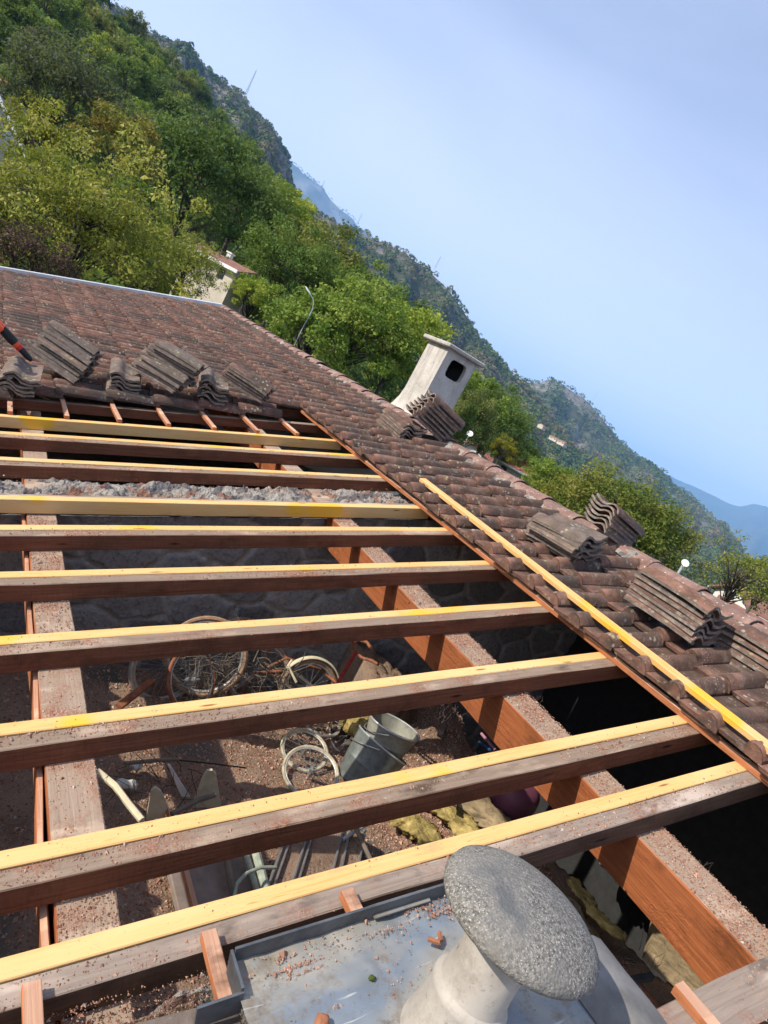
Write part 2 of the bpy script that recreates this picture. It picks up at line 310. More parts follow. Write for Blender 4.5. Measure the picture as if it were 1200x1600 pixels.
simple('house_wall', (.55, .48, .38), .9, 0, .12, 2); simple('house_wall_white', (.7, .68, .63), .9, 0, .1, 2); simple('house_roof', (.24, .12, .085), .9, 0, .3, 3); simple('house_roof_red', (.36, .12, .085), .9, 0, .3, 3)
simple('window_dark', (.03, .035, .04), .2); simple('twig', (.16, .13, .10), .9); simple('moss', (.07, .10, .02), .95); simple('dry_leaf', (.30, .12, .06), .7); simple('galvanised', (.55, .57, .58), .4, .5, .1)
simple('sandstone', (.42, .35, .25), .95, 0, .25, 12, .1, .01); simple('retaining_wall', (.42, .40, .37), .95, 0, .4, 1.2); simple('flower_red', (.55, .07, .05), .7)
# bark and leaves
k = NM('bark', .95, .1); v = k.coord((1, 1, .25)); n = k.noise(v, 6, 7, .7); k.base(k.ramp(n, [(.3, (.05, .04, .032)), (.7, (.15, .125, .105))])).bump(n, .03); M['bark'] = k.m
def leaf_mat(name, cols, trans=.42, rough=.55, hue_obj=.25):
    k = NM(name, rough, .25); r0 = k.attr(0)
    oi = k.n('ShaderNodeObjectInfo').outputs['Random']
    c = k.ramp(r0, [(i/(len(cols)-1), cc) for i, cc in enumerate(cols)])
    c = k.mix(1.0, c, k.ramp(oi, [(0, (1-hue_obj, 1-hue_obj*.7, 1-hue_obj*.3)), (.5, (1, 1, 1)), (1, (1+hue_obj*1.2, 1+hue_obj*.6, 1-hue_obj*.5))]), 'MULTIPLY')
    k.base(c); tr = k.n('ShaderNodeBsdfTranslucent'); k.set(tr.inputs[0], k.mix(.35, c, (.30, .36, .02)))
    ms = k.n('ShaderNodeMixShader'); ms.inputs[0].default_value = trans
    out = [x for x in k.t.nodes if x.type == 'OUTPUT_MATERIAL'][0]
    k.t.links.new(k.b.outputs[0], ms.inputs[1]); k.t.links.new(tr.outputs[0], ms.inputs[2]); k.t.links.new(ms.outputs[0], out.inputs[0])
    M[name] = k.m; return k.m
leaf_mat('leaf_dark', [(.035, .075, .02), (.075, .14, .03), (.15, .225, .05)])
leaf_mat('leaf_mid', [(.05, .11, .02), (.125, .205, .035), (.25, .32, .065)])
leaf_mat('leaf_bright', [(.09, .18, .02), (.22, .31, .04), (.42, .48, .085)])
leaf_mat('leaf_olive', [(.05, .075, .025), (.14, .175, .04), (.28, .28, .075)])
leaf_mat('leaf_grey', [(.06, .08, .04), (.10, .12, .06), (.13, .13, .07)])
leaf_mat('leaf_yellow', [(.16, .17, .015), (.25, .24, .02), (.35, .31, .03)], .45)
leaf_mat('leaf_cherry', [(.08, .12, .02), (.20, .23, .035), (.38, .37, .06), (.52, .46, .13)], .4)
leaf_mat('leaf_orange', [(.10, .14, .03), (.26, .22, .035), (.40, .22, .05)], .35)
leaf_mat('leaf_linden', [(.06, .10, .018), (.12, .17, .025), (.21, .23, .04), (.30, .25, .07)], .35)
leaf_mat('leaf_purple', [(.06, .03, .03), (.13, .06, .05), (.18, .10, .06)], .3)
def terrain_mat(name, a, b, rock, rock_lo, scale, stretch=(1, 1, 1)):
    k = NM(name, .95, .05); v = k.coord(stretch, shift=False); n = k.noise(v, scale, 9, .7); n2 = k.noise(v, scale*.22, 5, .6)
    c = k.ramp(n, [(.35, a), (.65, b)]); rk = k.ramp(k.noise(k.coord((1, 1, .35), shift=False), scale*2, 8, .75), [(.35, tuple(x*.45 for x in rock)), (.6, rock)])
    c = k.mix(k.mask(k.math('ADD', n2, k.math('MULTIPLY', k.attr(0), .5)), rock_lo, rock_lo+.06), c, rk)
    k.base(c).bump(n, 2.0); M[name] = k.m
terrain_mat('near_ground', (.03, .05, .015), (.06, .085, .03), (.2, .18, .14), .95, .15)
terrain_mat('hill_ground', (.04, .05, .028), (.085, .085, .045), (.22, .20, .175), .62, .02)
terrain_mat('cliff_ground', (.035, .05, .028), (.08, .085, .045), (.20, .185, .165), .60, .012)
terrain_mat('far_mountain', (.05, .06, .05), (.08, .09, .07), (.22, .21, .2), .66, .002)
def forest_leaf(name, cols):
    k = NM(name, .8, .1); c = k.ramp(k.attr(0), [(i/(len(cols)-1), cc) for i, cc in enumerate(cols)]); k.base(c); M[name] = k.m
forest_leaf('forest_far', [(.03, .058, .022), (.048, .092, .028), (.095, .145, .042), (.135, .15, .06), (.165, .145, .08), (.19, .13, .09)])
#PART2

# ---------------------------------------------------------------- the house: frame
MT = M
H0 = Vector((2.0, 5.5, -5.6))
house = empty('house', H0, 'stone house with half its tiled roof stripped down to rafters and purlins', 'house')
RM = Matrix.Translation(-H0) @ ROOF
WM = Matrix.Translation(-H0)
rng = random.Random(7)
def beam(name, mat, lo, hi, parent=house, MX=RM, bev=.003, wob=.0006, label=None):
    """a sawn timber: cut in segments with slightly uneven faces"""
    b = MB(); ax = max(range(3), key=lambda i: hi[i]-lo[i]); L = hi[ax]-lo[ax]; n = max(2, int(L/.25))
    o = [i for i in range(3) if i != ax]; a0, a1 = lo[o[0]], hi[o[0]]; b0, b1 = lo[o[1]], hi[o[1]]; e = min(bev, (a1-a0)*.2, (b1-b0)*.2)
    loop = [(a0+e, b0), (a1-e, b0), (a1, b0+e), (a1, b1-e), (a1-e, b1), (a0+e, b1), (a0, b1-e), (a0, b0+e)]
    if ax == 1: loop = loop[::-1]
    vs = []
    da = db = 0
    for i in range(n+1):
        t = lo[ax]+L*i/n; da, db = da*.7+rng.gauss(0, wob), db*.7+rng.gauss(0, wob)
        for (p, q) in loop:
            v = [0, 0, 0]; v[ax] = t; v[o[0]] = p+da+rng.gauss(0, wob*.3); v[o[1]] = q+db+rng.gauss(0, wob*.3); vs.append(v)
    fs = [(i*8+k, i*8+(k+1) % 8, (i+1)*8+(k+1) % 8, (i+1)*8+k) for i in range(n) for k in range(8)]
    fs += [tuple(range(8))[::-1], tuple(n*8+k for k in range(8))]; b.add(vs, fs)
    ob = b.build(name, MT[mat], parent, M=MX)
    if label: tag(ob, label)
    return ob
W0, W1 = -1.63, -1.55
# rafters: old brown one and the new yellow one nailed along its far side
for i, (y, has_old) in enumerate([(5.31, 0), (4.91, 1), (4.405, 1), (3.80, 2), (3.425, 1), (2.94, 1), (2.44, 1), (1.944, 1), (1.454, 1), (1.163, 1)]):
    end = 2.66+rng.uniform(-.02, .03)
    beam('new_rafter', 'new', (-1.3, y-.055, W0), (end, y, W1+.002), label='new yellow rafter')
    if has_old == 1: beam('old_rafter', 'weathered_wood' if i == 9 else 'old_rafter_wood', (-1.4, y-.118, W0-.004), (3.72, y-.057, W1-.001), wob=.0013, label='old brown rafter')
    if has_old == 2: beam('old_rafter', 'weathered_wood', (-1.4, y+.002, W0), (3.72, y+.04, W1-.001), wob=.003, label='old brown rafter')
beam('old_rafter', 'weathered_wood', (-1.4, .425, W0-.01), (3.72, .545, W1), wob=.003, label='old brown rafter')
for y in [-.1, -.75, 5.8, 6.3, 6.85, 7.4, 7.95, 8.5, 9.05, 9.6, 10.2, 10.8, 11.4, 12.0, 12.6, 13.1]:
    beam('old_rafter', 'old_rafter_wood', (-1.4, y-.06, W0), (3.72, y, W1), label='old brown rafter')
for (a, b_) in ((.141, .284), (1.94, 2.08), (3.62, 3.78)):
    beam('purlin', 'purlin_wood', (a, -1.2, -1.855), (b_, 13.2, W0-.004), bev=.004, wob=.002)
beam('packing_board', 'orange_batten_wood', (.118, .3, -1.80), (.136, 3.85, W0-.03), wob=.003)
# battens: stubs stick out from under the tiles
for k in range(-4, 10):
    u = .075+.363*k
    ys = 5.30 if k >= 0 else 5.2
    if k == 6: ys = 5.32
    if k >= 7: ys = -1.2
    if k < 0: ys = -1.2
    beam('batten', 'orange_batten_wood', (u-.017, ys, W1+.003), (u+.017, 13.4, W1+.030), wob=.001, bev=.002)
for (u, a, b_) in ((.08, .30, 1.066), (.445, .5, 1.068), (.806, .90, 1.070), (1.523, .40, .57)):
    beam('batten', 'orange_batten_wood', (u-.018, a, W1+.004), (u+.018, b_, W1+.032), wob=.002, bev=.002)
# old wall plate edge: strip of loose slate under the tiles' edge, cross wall
def wallbox(name, mat, lo, hi, MX=WM):
    b = MB(); b.box(lo, hi); return b.build(name, MT[mat], house, M=MX)
def vnoise(x, y, seed=0):
    """smooth value noise on arrays, -1..1"""
    r = np.random.default_rng(seed); T = r.uniform(-1, 1, (64, 64))
    xi = np.floor(x).astype(int); yi = np.floor(y).astype(int); fx = x-xi; fy = y-yi
    fx = fx*fx*(3-2*fx); fy = fy*fy*(3-2*fy)
    g = lambda a, b: T[a % 64, b % 64]
    return (g(xi, yi)*(1-fx)+g(xi+1, yi)*fx)*(1-fy)+(g(xi, yi+1)*(1-fx)+g(xi+1, yi+1)*fx)*fy
def fbm(x, y, seed=0, o=4, p=.5):
    s = 0; a = 1.0
    for i in range(o): s = s+a*vnoise(x*2**i+7.3*i, y*2**i+3.1*i, seed+i); a *= p
    return s
def grid_mesh(name, mat, X, Y, Z, attr=None, smooth=True):
    n, m = X.shape; v = np.stack([X, Y, Z], -1).reshape(-1, 3); i = np.arange(n*m).reshape(n, m)
    q = np.stack([i[:-1, :-1], i[1:, :-1], i[1:, 1:], i[:-1, 1:]], -1).reshape(-1, 4)
    return np_mesh(name, v, q, MT[mat], attr, smooth)
# cross wall between the bays (its top follows the rafters), and the mortar spread on it
def slope_wall(name, y0, y1, x0, x1, zb, w, mat, n=24):
    b = MB(); vs = []
    for i in range(n+1):
        x = x0+(x1-x0)*i/n
        xr = 4.05; t = x if x < xr else 2*xr-x
        z = t*math.tan(TH)+w/math.cos(TH)
        vs += [(x, y0, zb), (x, y0, z), (x, y1, z), (x, y1, zb)]
    fs = []
    for i in range(n):
        a = i*4; c = a+4
        fs += [(a, c, c+1, a+1), (a+1, c+1, c+2, a+2), (a+2, c+2, c+3, a+3), (a+3, c+3, c, a)]
    fs += [(0, 1, 2, 3), (n*4+3, n*4+2, n*4+1, n*4)]
    b.add(vs, fs); return b.build(name, MT[mat], house, M=WM)
cw = slope_wall('cross_wall', 3.865, 4.275, -1.0, 9.1, -5.6, -1.66, 'wall')
wallbox('dark_backing_wall', 'soot_and_void_dark', (5.4, -1.6, -5.6), (5.55, 3.86, -.62)); wallbox('floor_below', 'dirt', (-1.3, -1.6, -5.5), (9.4, 13.05, -5.3))  # inner wall is added, its near-black colour standing in for attic shade
tag(slope_wall('gable_wall', 13.05, 13.4, -1.6, 9.7, -5.6, -1.66, 'house_wall'), 'gable wall')
slope_wall('gable_wall', -1.9, -1.6, -1.6, 9.7, -5.6, -1.66, 'house_wall')
wallbox('eave_wall', 'house_wall', (-1.6, -1.6, -5.6), (-1.3, 13.05, -2.32)); wallbox('eave_wall', 'house_wall', (9.4, -1.6, -5.6), (9.7, 13.05, -2.32))
# its face: coarse blocks with recessed joints
bx_, bz_ = np.meshgrid(np.linspace(-.9, 5.4, 520), np.linspace(-2.75, .35, 260), indexing='ij')
rgw = np.random.default_rng(9); sx, sz = [], []
for row in range(-1, 14):
    for c_i in range(-2, 17): sx.append(-1+c_i*.40+(row % 2)*.2+rgw.normal(0, .05)); sz.append(-2.9+row*.255+rgw.normal(0, .03))
sx, sz = np.array(sx), np.array(sz); wx = bx_+.03*fbm(bx_*5, bz_*5, 61); wz = bz_+.03*fbm(bx_*5, bz_*5, 62)
d_ = np.sqrt(((wx[..., None]-sx)/1.55)**2+((wz[..., None]-sz))**2); od = np.argsort(d_, axis=2)[..., :2]; f1 = np.take_along_axis(d_, od[..., :1], 2)[..., 0]; f2 = np.take_along_axis(d_, od[..., 1:2], 2)[..., 0]
jt = np.clip((f2-f1)/.05, 0, 1); tone = rgw.uniform(0, 1, len(sx))[od[..., 0]]
by_ = 3.862-.022*jt-.012*tone*jt+.006*fbm(bx_*20, bz_*20, 63)
keep_z = np.minimum(bz_, np.minimum(bx_, 8.12-bx_)*math.tan(TH)-1.675/math.cos(TH))
at_ = np.stack([tone.ravel(), (1-jt).ravel()], -1)
grid_mesh_o = link('block_face', grid_mesh('block_face', 'masonry', bx_, by_, keep_z, at_)); grid_mesh_o.parent = cw
gu = np.linspace(-1.2, 3.6, 420); gv = np.linspace(3.84, 4.285, 44); U, V = np.meshgrid(gu, gv, indexing='ij')
edge = np.minimum(1, np.minimum((V-3.84), (4.285-V))/.04)
Z = -1.668+.030*edge+edge*(.030*fbm(U*5, V*6, 3)+.024*np.abs(fbm(U*15, V*15, 9))+.010*fbm(U*50, V*50, 19))
Vw = V+.010*fbm(U*14, V*3, 5)*(1-edge)
o = link('mortar_bed', grid_mesh('mortar_bed', 'mortar', U, Vw, Z, smooth=False)); o.matrix_local = ROOF; o.parent = cw
# ---------------------------------------------------------------- roof tiles laid in courses
def tile_geo(L=.42, W=.235, closed=False, nx=3):
    """one interlocking concrete tile: a round roll along its near side, then a shallow pan"""
    ys, zs = [], []
    for i in range(8): t = i/7; ys.append((.118 if closed else .090)*t); zs.append((.034 if closed else .052)*math.sin(math.pi*min(1, max(0, t)))**(1.0 if closed else .55))
    for t, z in ((.108, -.003), (.13, -.005), (.165, -.006), (.190, -.007), (.205, -.007)): ys.append(t); zs.append(z)
    if closed: ys = ys[:8]+[.14, .165, .19, .212, .235]; zs = zs[:8]+[-.004, -.006, -.002, .006, .010]
    m = len(ys); xs = [0, .018] + [L*(i+1)/nx for i in range(nx)]
    V = []; F_ = []; A = []
    for i, x in enumerate(xs):
        s = .82 if i == 0 else 1
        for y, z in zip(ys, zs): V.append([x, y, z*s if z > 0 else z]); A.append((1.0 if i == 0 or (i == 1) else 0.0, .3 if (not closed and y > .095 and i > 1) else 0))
    for i in range(len(xs)-1):
        for j in range(m-1): F_.append((i*m+j, (i+1)*m+j, (i+1)*m+j+1, i*m+j+1))
    if not closed:     # visible head and near-side faces
        b = len(V)
        for y, z in zip(ys, zs): V.append([-.002, y, z*.8 if z > 0 else z]); A.append((1, 0))
        for y, z in zip(ys, zs): V.append([.003, y, -.024 if y < .2 else -.01]); A.append((1, 0))
        for j in range(m-1): F_.append((b+j, b+j+1, b+m+j+1, b+m+j))
        b2 = len(V)
        for x in xs: V += [[x, 0, 0], [x, .002, -.02]]; A += [(.2, 0)]*2
        for i in range(len(xs)-1): F_.append((b2+2*i, b2+2*i+1, b2+2*i+3, b2+2*i+2))
    else:
        t = .016; b = len(V); 
        for x in xs:
            for j, (y, z) in enumerate(zip(ys, zs)): V.append([x, y, z-t]); A.append((0, .55))
        for i in range(len(xs)-1):
            for j in range(m-1): F_.append((b+i*m+j, b+i*m+j+1, b+(i+1)*m+j+1, b+(i+1)*m+j))
        def rim(idx):
            c = len(V)
            for a in idx: V.append(list(V[a])); A.append((.0, 1)); 
            for a in idx: V.append(list(V[b+a])); A.append((.0, 1))
            k = len(idx)
            for q in range(k-1): F_.append((c+q, c+q+1, c+k+q+1, c+k+q))
        rim([j for j in range(m)]); rim([(len(xs)-1)*m+j for j in range(m)][::-1])
        rim([i*m for i in range(len(xs))][::-1]); rim([i*m+m-1 for i in range(len(xs))])
        # nibs and water bars under the tail
        for y in (.03, .15):
            c = len(V); V += [[L-.03, y, -.013], [L-.01, y, -.013], [L-.01, y+.03, -.013], [L-.03, y+.03, -.013], [L-.03, y, -.03], [L-.01, y, -.03], [L-.01, y+.03, -.03], [L-.03, y+.03, -.03]]
            A += [(0, 1)]*8
            F_ += [(c+4, c+7, c+6, c+5), (c, c+4, c+5, c+1), (c+1, c+5, c+6, c+2), (c+2, c+6, c+7, c+3), (c+3, c+7, c+4, c)]
    return np.array(V), F_, A
def tile_field(name, cells, mat, parent, MX, seed=1, lift=.0, jit=1.0, mirror=False):
    TV, TF, TA = tile_geo(); b = MB(); r = random.Random(seed); rows = {}
    for (k, v0, course_ofs) in cells:
        u0 = .03+.363*k
        if k not in rows: rows[k] = r.gauss(0, .004)
        du = r.gauss(0, .006)*jit+rows[k]; dv = r.gauss(0, .0022)*jit; dz = abs(r.gauss(0, .0035))*jit; yaw = r.gauss(0, .007)*jit
        rn = min(1, max(0, r.gauss(.5, .2))); vs = []
        roll = r.gauss(0, .012)*jit
        for (x, y, z) in TV:
            w = -1.500+.034*(1-x/.42)+z*1.0+dz+roll*y+lift
            vs.append((u0+x+du-yaw*y, v0+y+dv+yaw*x, w))
        bse = len(b.v); b.v += vs; b.f += [tuple(i+bse for i in (f if not mirror else f[::-1])) for f in TF]; b.a += [(rn, h, un) for (h, un) in TA]
    return b.build(name, MT[mat], parent, M=MX, smooth=True)
cells = []; start = {-1: 5.5, 0: 5.60, 1: 5.60, 2: 5.60, 3: 5.62, 4: 5.62, 5: 5.62, 6: 6.0}
for k in range(-4, 7):
    s0 = start.get(k, -1.5) if k >= -1 else -1.5
    v = 13.35-.2
    while v > s0: 
        if not (k < -1 and -1.5 < v < -9): cells.append((k, v, 0))
        v -= .2
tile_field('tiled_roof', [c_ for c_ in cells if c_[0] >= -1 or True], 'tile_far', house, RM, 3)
cells = [(k, -1.15+.2005*j+(0.0 if k % 2 else .0), 0) for k in (7, 8, 9) for j in range(72)]
tag(tile_field('tiled_roof', cells, 'tile_near', house, RM, 5, jit=1.3), 'strip of roof tiles left along the ridge')
cells = [(k, .93-.235-.2*j, 0) for k in range(-5, 1) for j in range(10)]
tile_field('tiled_roof', cells, 'tile_loose_grey', house, RM, 8, jit=2)
# far slope of the roof beyond the ridge, mirrored about the ridge plane
XR = 4.06
MIR = Matrix.Translation(-H0) @ Matrix(((-1, 0, 0, 2*XR), (0, 1, 0, 0), (0, 0, 1, 0), (0, 0, 0, 1))) @ ROOF
cells = [(k, -1.15+.2*j, 0) for k in range(-4, 10) for j in range(72)]
tf = tile_field('tiled_roof', cells, 'tile_near', house, Matrix.Identity(4), 11, mirror=True)
tf.data.transform(MIR)
# ridge caps bedded in mortar
rc = random.Random(4); y = -1.4; caps = []
while y < 13.3:
    b = MB(); n = 9; rows_ = [(0, .108), (.03, .110), (.05, .104), (.36, .098), (.40, .098)]
    for t in (0, .016):
        pass
    vs = []; fs = []; ring = 11
    for (dx, r_) in rows_:
        for j in range(ring):
            a = math.pi*(-.06+1.12*j/(ring-1)); vs.append((r_*1.12*math.cos(a), dx, r_*.82*math.sin(a)))
    for i in range(len(rows_)-1):
        for j in range(ring-1): fs.append((i*ring+j, i*ring+j+1, (i+1)*ring+j+1, (i+1)*ring+j))
    c0 = len(vs)
    for j in range(ring):
        a = math.pi*(-.06+1.12*j/(ring-1)); vs.append((.100*1.12*math.cos(a), 0, .100*.82*math.sin(a)))
    for j in range(ring-1): fs.append((j, c0+j, c0+j+1, j+1))
    b.add(vs, [f[::-1] for f in fs])
    p = Vector((XR-.02+rc.gauss(0, .006), y, -.272+rc.gauss(0, .004)))
    b.build('ridge_cap', MT['ridge'], house, M=WM @ Matrix.Translation(p) @ Matrix.Rotation(rc.gauss(0, .015), 4, 'Z') @ Matrix.Rotation(-.02, 4, 'X'), smooth=True)
    y += .365
gu = np.linspace(-.10, .10, 16); gv = np.linspace(-1.4, 13.4, 700); U, V = np.meshgrid(gu, gv, indexing='ij')
Z = -1.482+.032*np.cos(U/.10*math.pi/2)+.022*fbm(U*14, V*9, 31)
Uc = 3.70+U*(.55+.8*np.abs(vnoise(V*2.7+.5, V*.2, 8)))
o = link('ridge_mortar', grid_mesh('ridge_mortar', 'mortar', Uc, V, Z, smooth=False)); o.matrix_local = RM; o.parent = house
# zinc strip over the far verge
b = MB(); b.box((-1.5, 13.36, -1.46), (3.70, 13.50, -1.405)); b.box((-1.5, 13.497, -1.62), (3.70, 13.503, -1.45)); b.build('verge_flashing', MT['zinc_light'], house, M=RM)
# ---------------------------------------------------------------- chimney on the far slope
chm = empty('chimney', Vector((4.97, 7.25, -.5))-H0); chm.parent = house
def plate(b, c, ex, ey, w, h, hole, rr, thick, ez):
    """flat wall w x h centred on c with a rounded opening; hole = (cx, cy, hw, hh)"""
    n = 32; inner = []; outer = []
    hx, hy, hw, hh = hole
    for i in range(n):
        a = 2*math.pi*(i+.5)/n; ca, sa = math.cos(a), math.sin(a); q = 5.0
        s = (abs(ca)**q+abs(sa)**q)**(-1/q); inner.append((hx+hw*ca*s, hy+hh*sa*s))
        m_ = 1/max(abs(ca), abs(sa)); outer.append((w/2*ca*m_, h/2*sa*m_))
    crn = [(w/2, h/2), (-w/2, h/2), (-w/2, -h/2), (w/2, -h/2)]
    for ci, i in enumerate((4, 12, 20, 28)): outer[i-1 if False else i] = outer[i]
    P = lambda x, y, z=0: c+ex*x+ey*y+ez*z
    vs = [P(*p) for p in outer]+[P(*p) for p in inner]+[P(*p, -thick) for p in inner]+[P(*q_) for q_ in crn]
    fs = []
    for i in range(n):
        j = (i+1) % n
        fs.append((i, j, n+j, n+i)); fs.append((n+i, n+j, 2*n+j, 2*n+i))
    for ci, i in enumerate((3, 11, 19, 27)): fs.append((i, 3*n+ci, i+1))
    b.add(vs, fs)
CX0, CX1, CY0, CY1, CZ0, CZ1 = 4.73, 5.21, 7.0, 7.48, -.9, .70
b = MB(); cz = (.05+CZ1)/2; hh_ = CZ1-.05
plate(b, Vector(((CX0+CX1)/2, CY0, cz)), Vector((1, 0, 0)), Vector((0, 0, 1)), CX1-CX0, hh_, (.005, .125, .135, .115), .05, .06, Vector((0, -1, 0)))
plate(b, Vector(((CX0+CX1)/2, CY1, cz)), Vector((-1, 0, 0)), Vector((0, 0, 1)), CX1-CX0, hh_, (0, .125, .135, .115), .05, .06, Vector((0, 1, 0)))
b.add([(CX0, CY0, .05), (CX0, CY1, .05), (CX0, CY1, CZ1), (CX0, CY0, CZ1)], [(0, 3, 2, 1)]); b.add([(CX1, CY0, .05), (CX1, CY1, .05), (CX1, CY1, CZ1), (CX1, CY0, CZ1)], [(0, 1, 2, 3)])
ringz = [(.05, 0), (-.08, .012), (-.2, .04), (-.32, .09), (-.9, .10)]; vs = []
for z, e in ringz: vs += [(CX0-e, CY0-e, z), (CX1+e, CY0-e, z), (CX1+e, CY1+e, z), (CX0-e, CY1+e, z)]
b.add(vs, [(i*4+k, (i+1)*4+k, (i+1)*4+(k+1) % 4, i*4+(k+1) % 4) for i in range(4) for k in range(4)])
st = b.build('stack', MT['chimney'], chm, M=Matrix.Translation(-Vector((4.97, 7.25, -.5))))
b = MB()
for (lo, hi) in (((CX0+.03, CY0+.055, .05), (CX0+.05, CY1-.055, .695)), ((CX1-.05, CY0+.055, .05), (CX1-.03, CY1-.055, .695)), ((CX0+.05, CY0+.06, .04), (CX1-.05, CY1-.06, .20))): b.box(lo, hi)
b.build('flue', MT['soot_and_void_dark'], chm, M=Matrix.Translation(-Vector((4.97, 7.25, -.5))))
b = MB(); b.box((4.655, 6.925, .70), (5.285, 7.555, .752), bev=.012); b.build('slab', MT['slab'], chm, M=Matrix.Translation(-Vector((4.97, 7.25, -.5))), smooth=False)
def mound(u0, u1, v0, v1, w, amp, seed, name='mortar_rubble', mat='mortar'):
    U, V = np.meshgrid(np.linspace(u0, u1, 90), np.linspace(v0, v1, 36), indexing='ij'); e = np.minimum(np.minimum(U-u0, u1-U), np.minimum(V-v0, v1-V))/.05; e = np.clip(e, 0, 1)
    Z = w-.12*(1-e)+e*amp*(fbm(U*9, V*9, seed)+.6*np.abs(fbm(U*24, V*24, seed+5)))
    o = link(name, grid_mesh(name, mat, U, V, Z, smooth=False)); o.matrix_local = RM; o.parent = house; return o
mound(.30, 1.25, .93, 1.04, -1.60, .025, 3); mound(1.55, 2.6, .10, .40, -1.56, .03, 6); mound(-.3, .45, .92, 1.02, -1.60, .02, 9, 'tile_rubble', 'dirt')
# ---------------------------------------------------------------- zinc apron and vent pipe close to the camera
b = MB(); gu = np.linspace(.45, 1.345, 60); gv = np.linspace(.0, .935, 60); U, V = np.meshgrid(gu, gv, indexing='ij')
Z = -1.455+.006*fbm(U*4, V*4, 12)+.012*np.exp(-((V-.80-.1*(U-.6))/.02)**2)*(U < .8)+.005*fbm(U*11, V*11, 15)+.012*np.clip((U-1.27)/.07, 0, 1)
U = .45+(U-.45)*(np.interp(V, [.5, .72, .935], [.84, .85, .66])/.895)
o = link('zinc_apron', grid_mesh('zinc_apron', 'zinc', U, V, Z)); o.matrix_local = RM; o.parent = house
b = MB(); b.box((.46, .935, -1.49), (1.12, .941, -1.415)); b.box((.45, .855, -1.49), (.456, .941, -1.42)); b.box((.36, .850, -1.49), (.456, .856, -1.43)); e_ = b.build('upstand', MT['zinc_dark'], o)
b = MB(); b.box((.80, .925, -1.447), (.96, .960, -1.443)); b.build('folded_strip', MT['zinc'], o)
U, V = np.meshgrid(np.linspace(1.17, 1.335, 14), np.linspace(.20, .70, 30), indexing='ij'); t_ = (U-1.17)/.165
link('folded_lead', grid_mesh('folded_lead', 'lead', U, V, -1.447+.035*np.sin(np.clip(t_, 0, 1)*3.1415)+.004*fbm(U*20, V*9, 44)), o)
vent = empty('vent_pipe', Vector((1.245, .655, -1.12))-H0, 'pale cement vent pipe with a round pebbled cap'); vent.parent = house
b = MB(); b.lathe([(.102, -.10), (.092, .0), (.086, .03), (.083, .09), (.086, .096), (.0865, .106), (.083, .112), (.076, .118), (.072, .15), (.067, .30)], 48, wob=.007, seed=2)
b.build('pipe', MT['pipe'], vent, smooth=True)
b = MB(); prof = [(.03, .290), (.16, .294), (.169, .298), (.173, .308), (.168, .322), (.148, .337), (.116, .350), (.075, .359), (.03, .364), (.001, .365)]
b.lathe(prof, 64, wob=.008, seed=5); b.build('cap', MT['cap'], vent, smooth='all')
# ---------------------------------------------------------------- attic floor
gx = np.linspace(-1.25, 6.2, 300); gy = np.linspace(-1.4, 3.86, 220); X, Y = np.meshgrid(gx, gy, indexing='ij')
FZ = -2.35
def floor_z(X, Y):
    z = FZ+.02*fbm(X*3, Y*3, 21)+.008*fbm(X*16, Y*16, 22)
    z = z+.28*np.clip((X-2.75)/1.0, 0, 1)**1.5*np.clip((Y-2.9)/.7, 0, 1)
    z = z+.10*np.exp(-((X-3.5)**2+(Y-2.7)**2)/.3)
    edge = 4.15+.5*(3.6-Y)*.3
    z = z-1.6*np.clip((X-edge-.05*fbm(X*4, Y*4, 5))/.12, 0, 1)
    return z
o = link('attic_floor', grid_mesh('attic_floor', 'dirt', X, Y, floor_z(X, Y))); tag(o, kind='structure')
b = MB(); b.box((-1.3, 4.28, -2.6), (9.4, 13.05, -2.45)); tag(b.build('attic_floor', MT['dirt']), kind='structure')
# crumbs of tile and dust lying on the timbers and on the floor
def debris(name, label, boxes, seed, size=.006, mat='crumb'):
    r = np.random.default_rng(seed); Vs = []; n_all = 0
    for (lo, hi, w, n, MX) in boxes:
        cl = r.uniform(0, 1, (max(3, n//60), 2)); ci = r.integers(0, len(cl), n)
        p = cl[ci]+r.normal(0, .05, (n, 2)); uni = r.uniform(0, 1, (n, 2)); sel = r.random(n) < .45; p[sel] = uni[sel]
        p = np.clip(p, 0, 1); L0 = hi[0]-lo[0]; L1 = hi[1]-lo[1]
        c = np.stack([lo[0]+p[:, 0]*L0, lo[1]+p[:, 1]*L1, np.zeros(n)], -1)
        if callable(w): c[:, 2] = w(c[:, 0], c[:, 1])
        else: c[:, 2] = w
        s = size*np.exp(r.normal(0, .45, n)); rot = r.uniform(0, 6.28, n)
        tet = np.array([[1, 0, 0], [-.5, .8, 0], [-.5, -.8, 0], [0, 0, .9]]); tt = np.repeat(tet[None], n, 0)*(r.uniform(.6, 1.4, (n, 4, 1)))
        cs, sn = np.cos(rot)[:, None], np.sin(rot)[:, None]
        x = (tt[..., 0]*cs-tt[..., 1]*sn)*s[:, None]; y_ = (tt[..., 0]*sn+tt[..., 1]*cs)*s[:, None]; z = tt[..., 2]*s[:, None]
        q = np.stack([x, y_, z], -1)+c[:, None, :]
        if MX is not None: q = q @ np.array(MX.to_3x3()).T+np.array(MX.translation)
        Vs.append(q)
    V_ = np.concatenate(Vs); n = len(V_); i = np.arange(n)[:, None]*4
    f = np.concatenate([i+np.array([[0, 1, 3]]), i+np.array([[1, 2, 3]]), i+np.array([[2, 0, 3]])]); at = np.repeat(r.uniform(0, 1, (n, 1)), 4, 0)
    o = link(name, np_mesh(name, V_.reshape(-1, 3), f, MT[mat], at)); return tag(o, label, 'debris', kind='stuff')
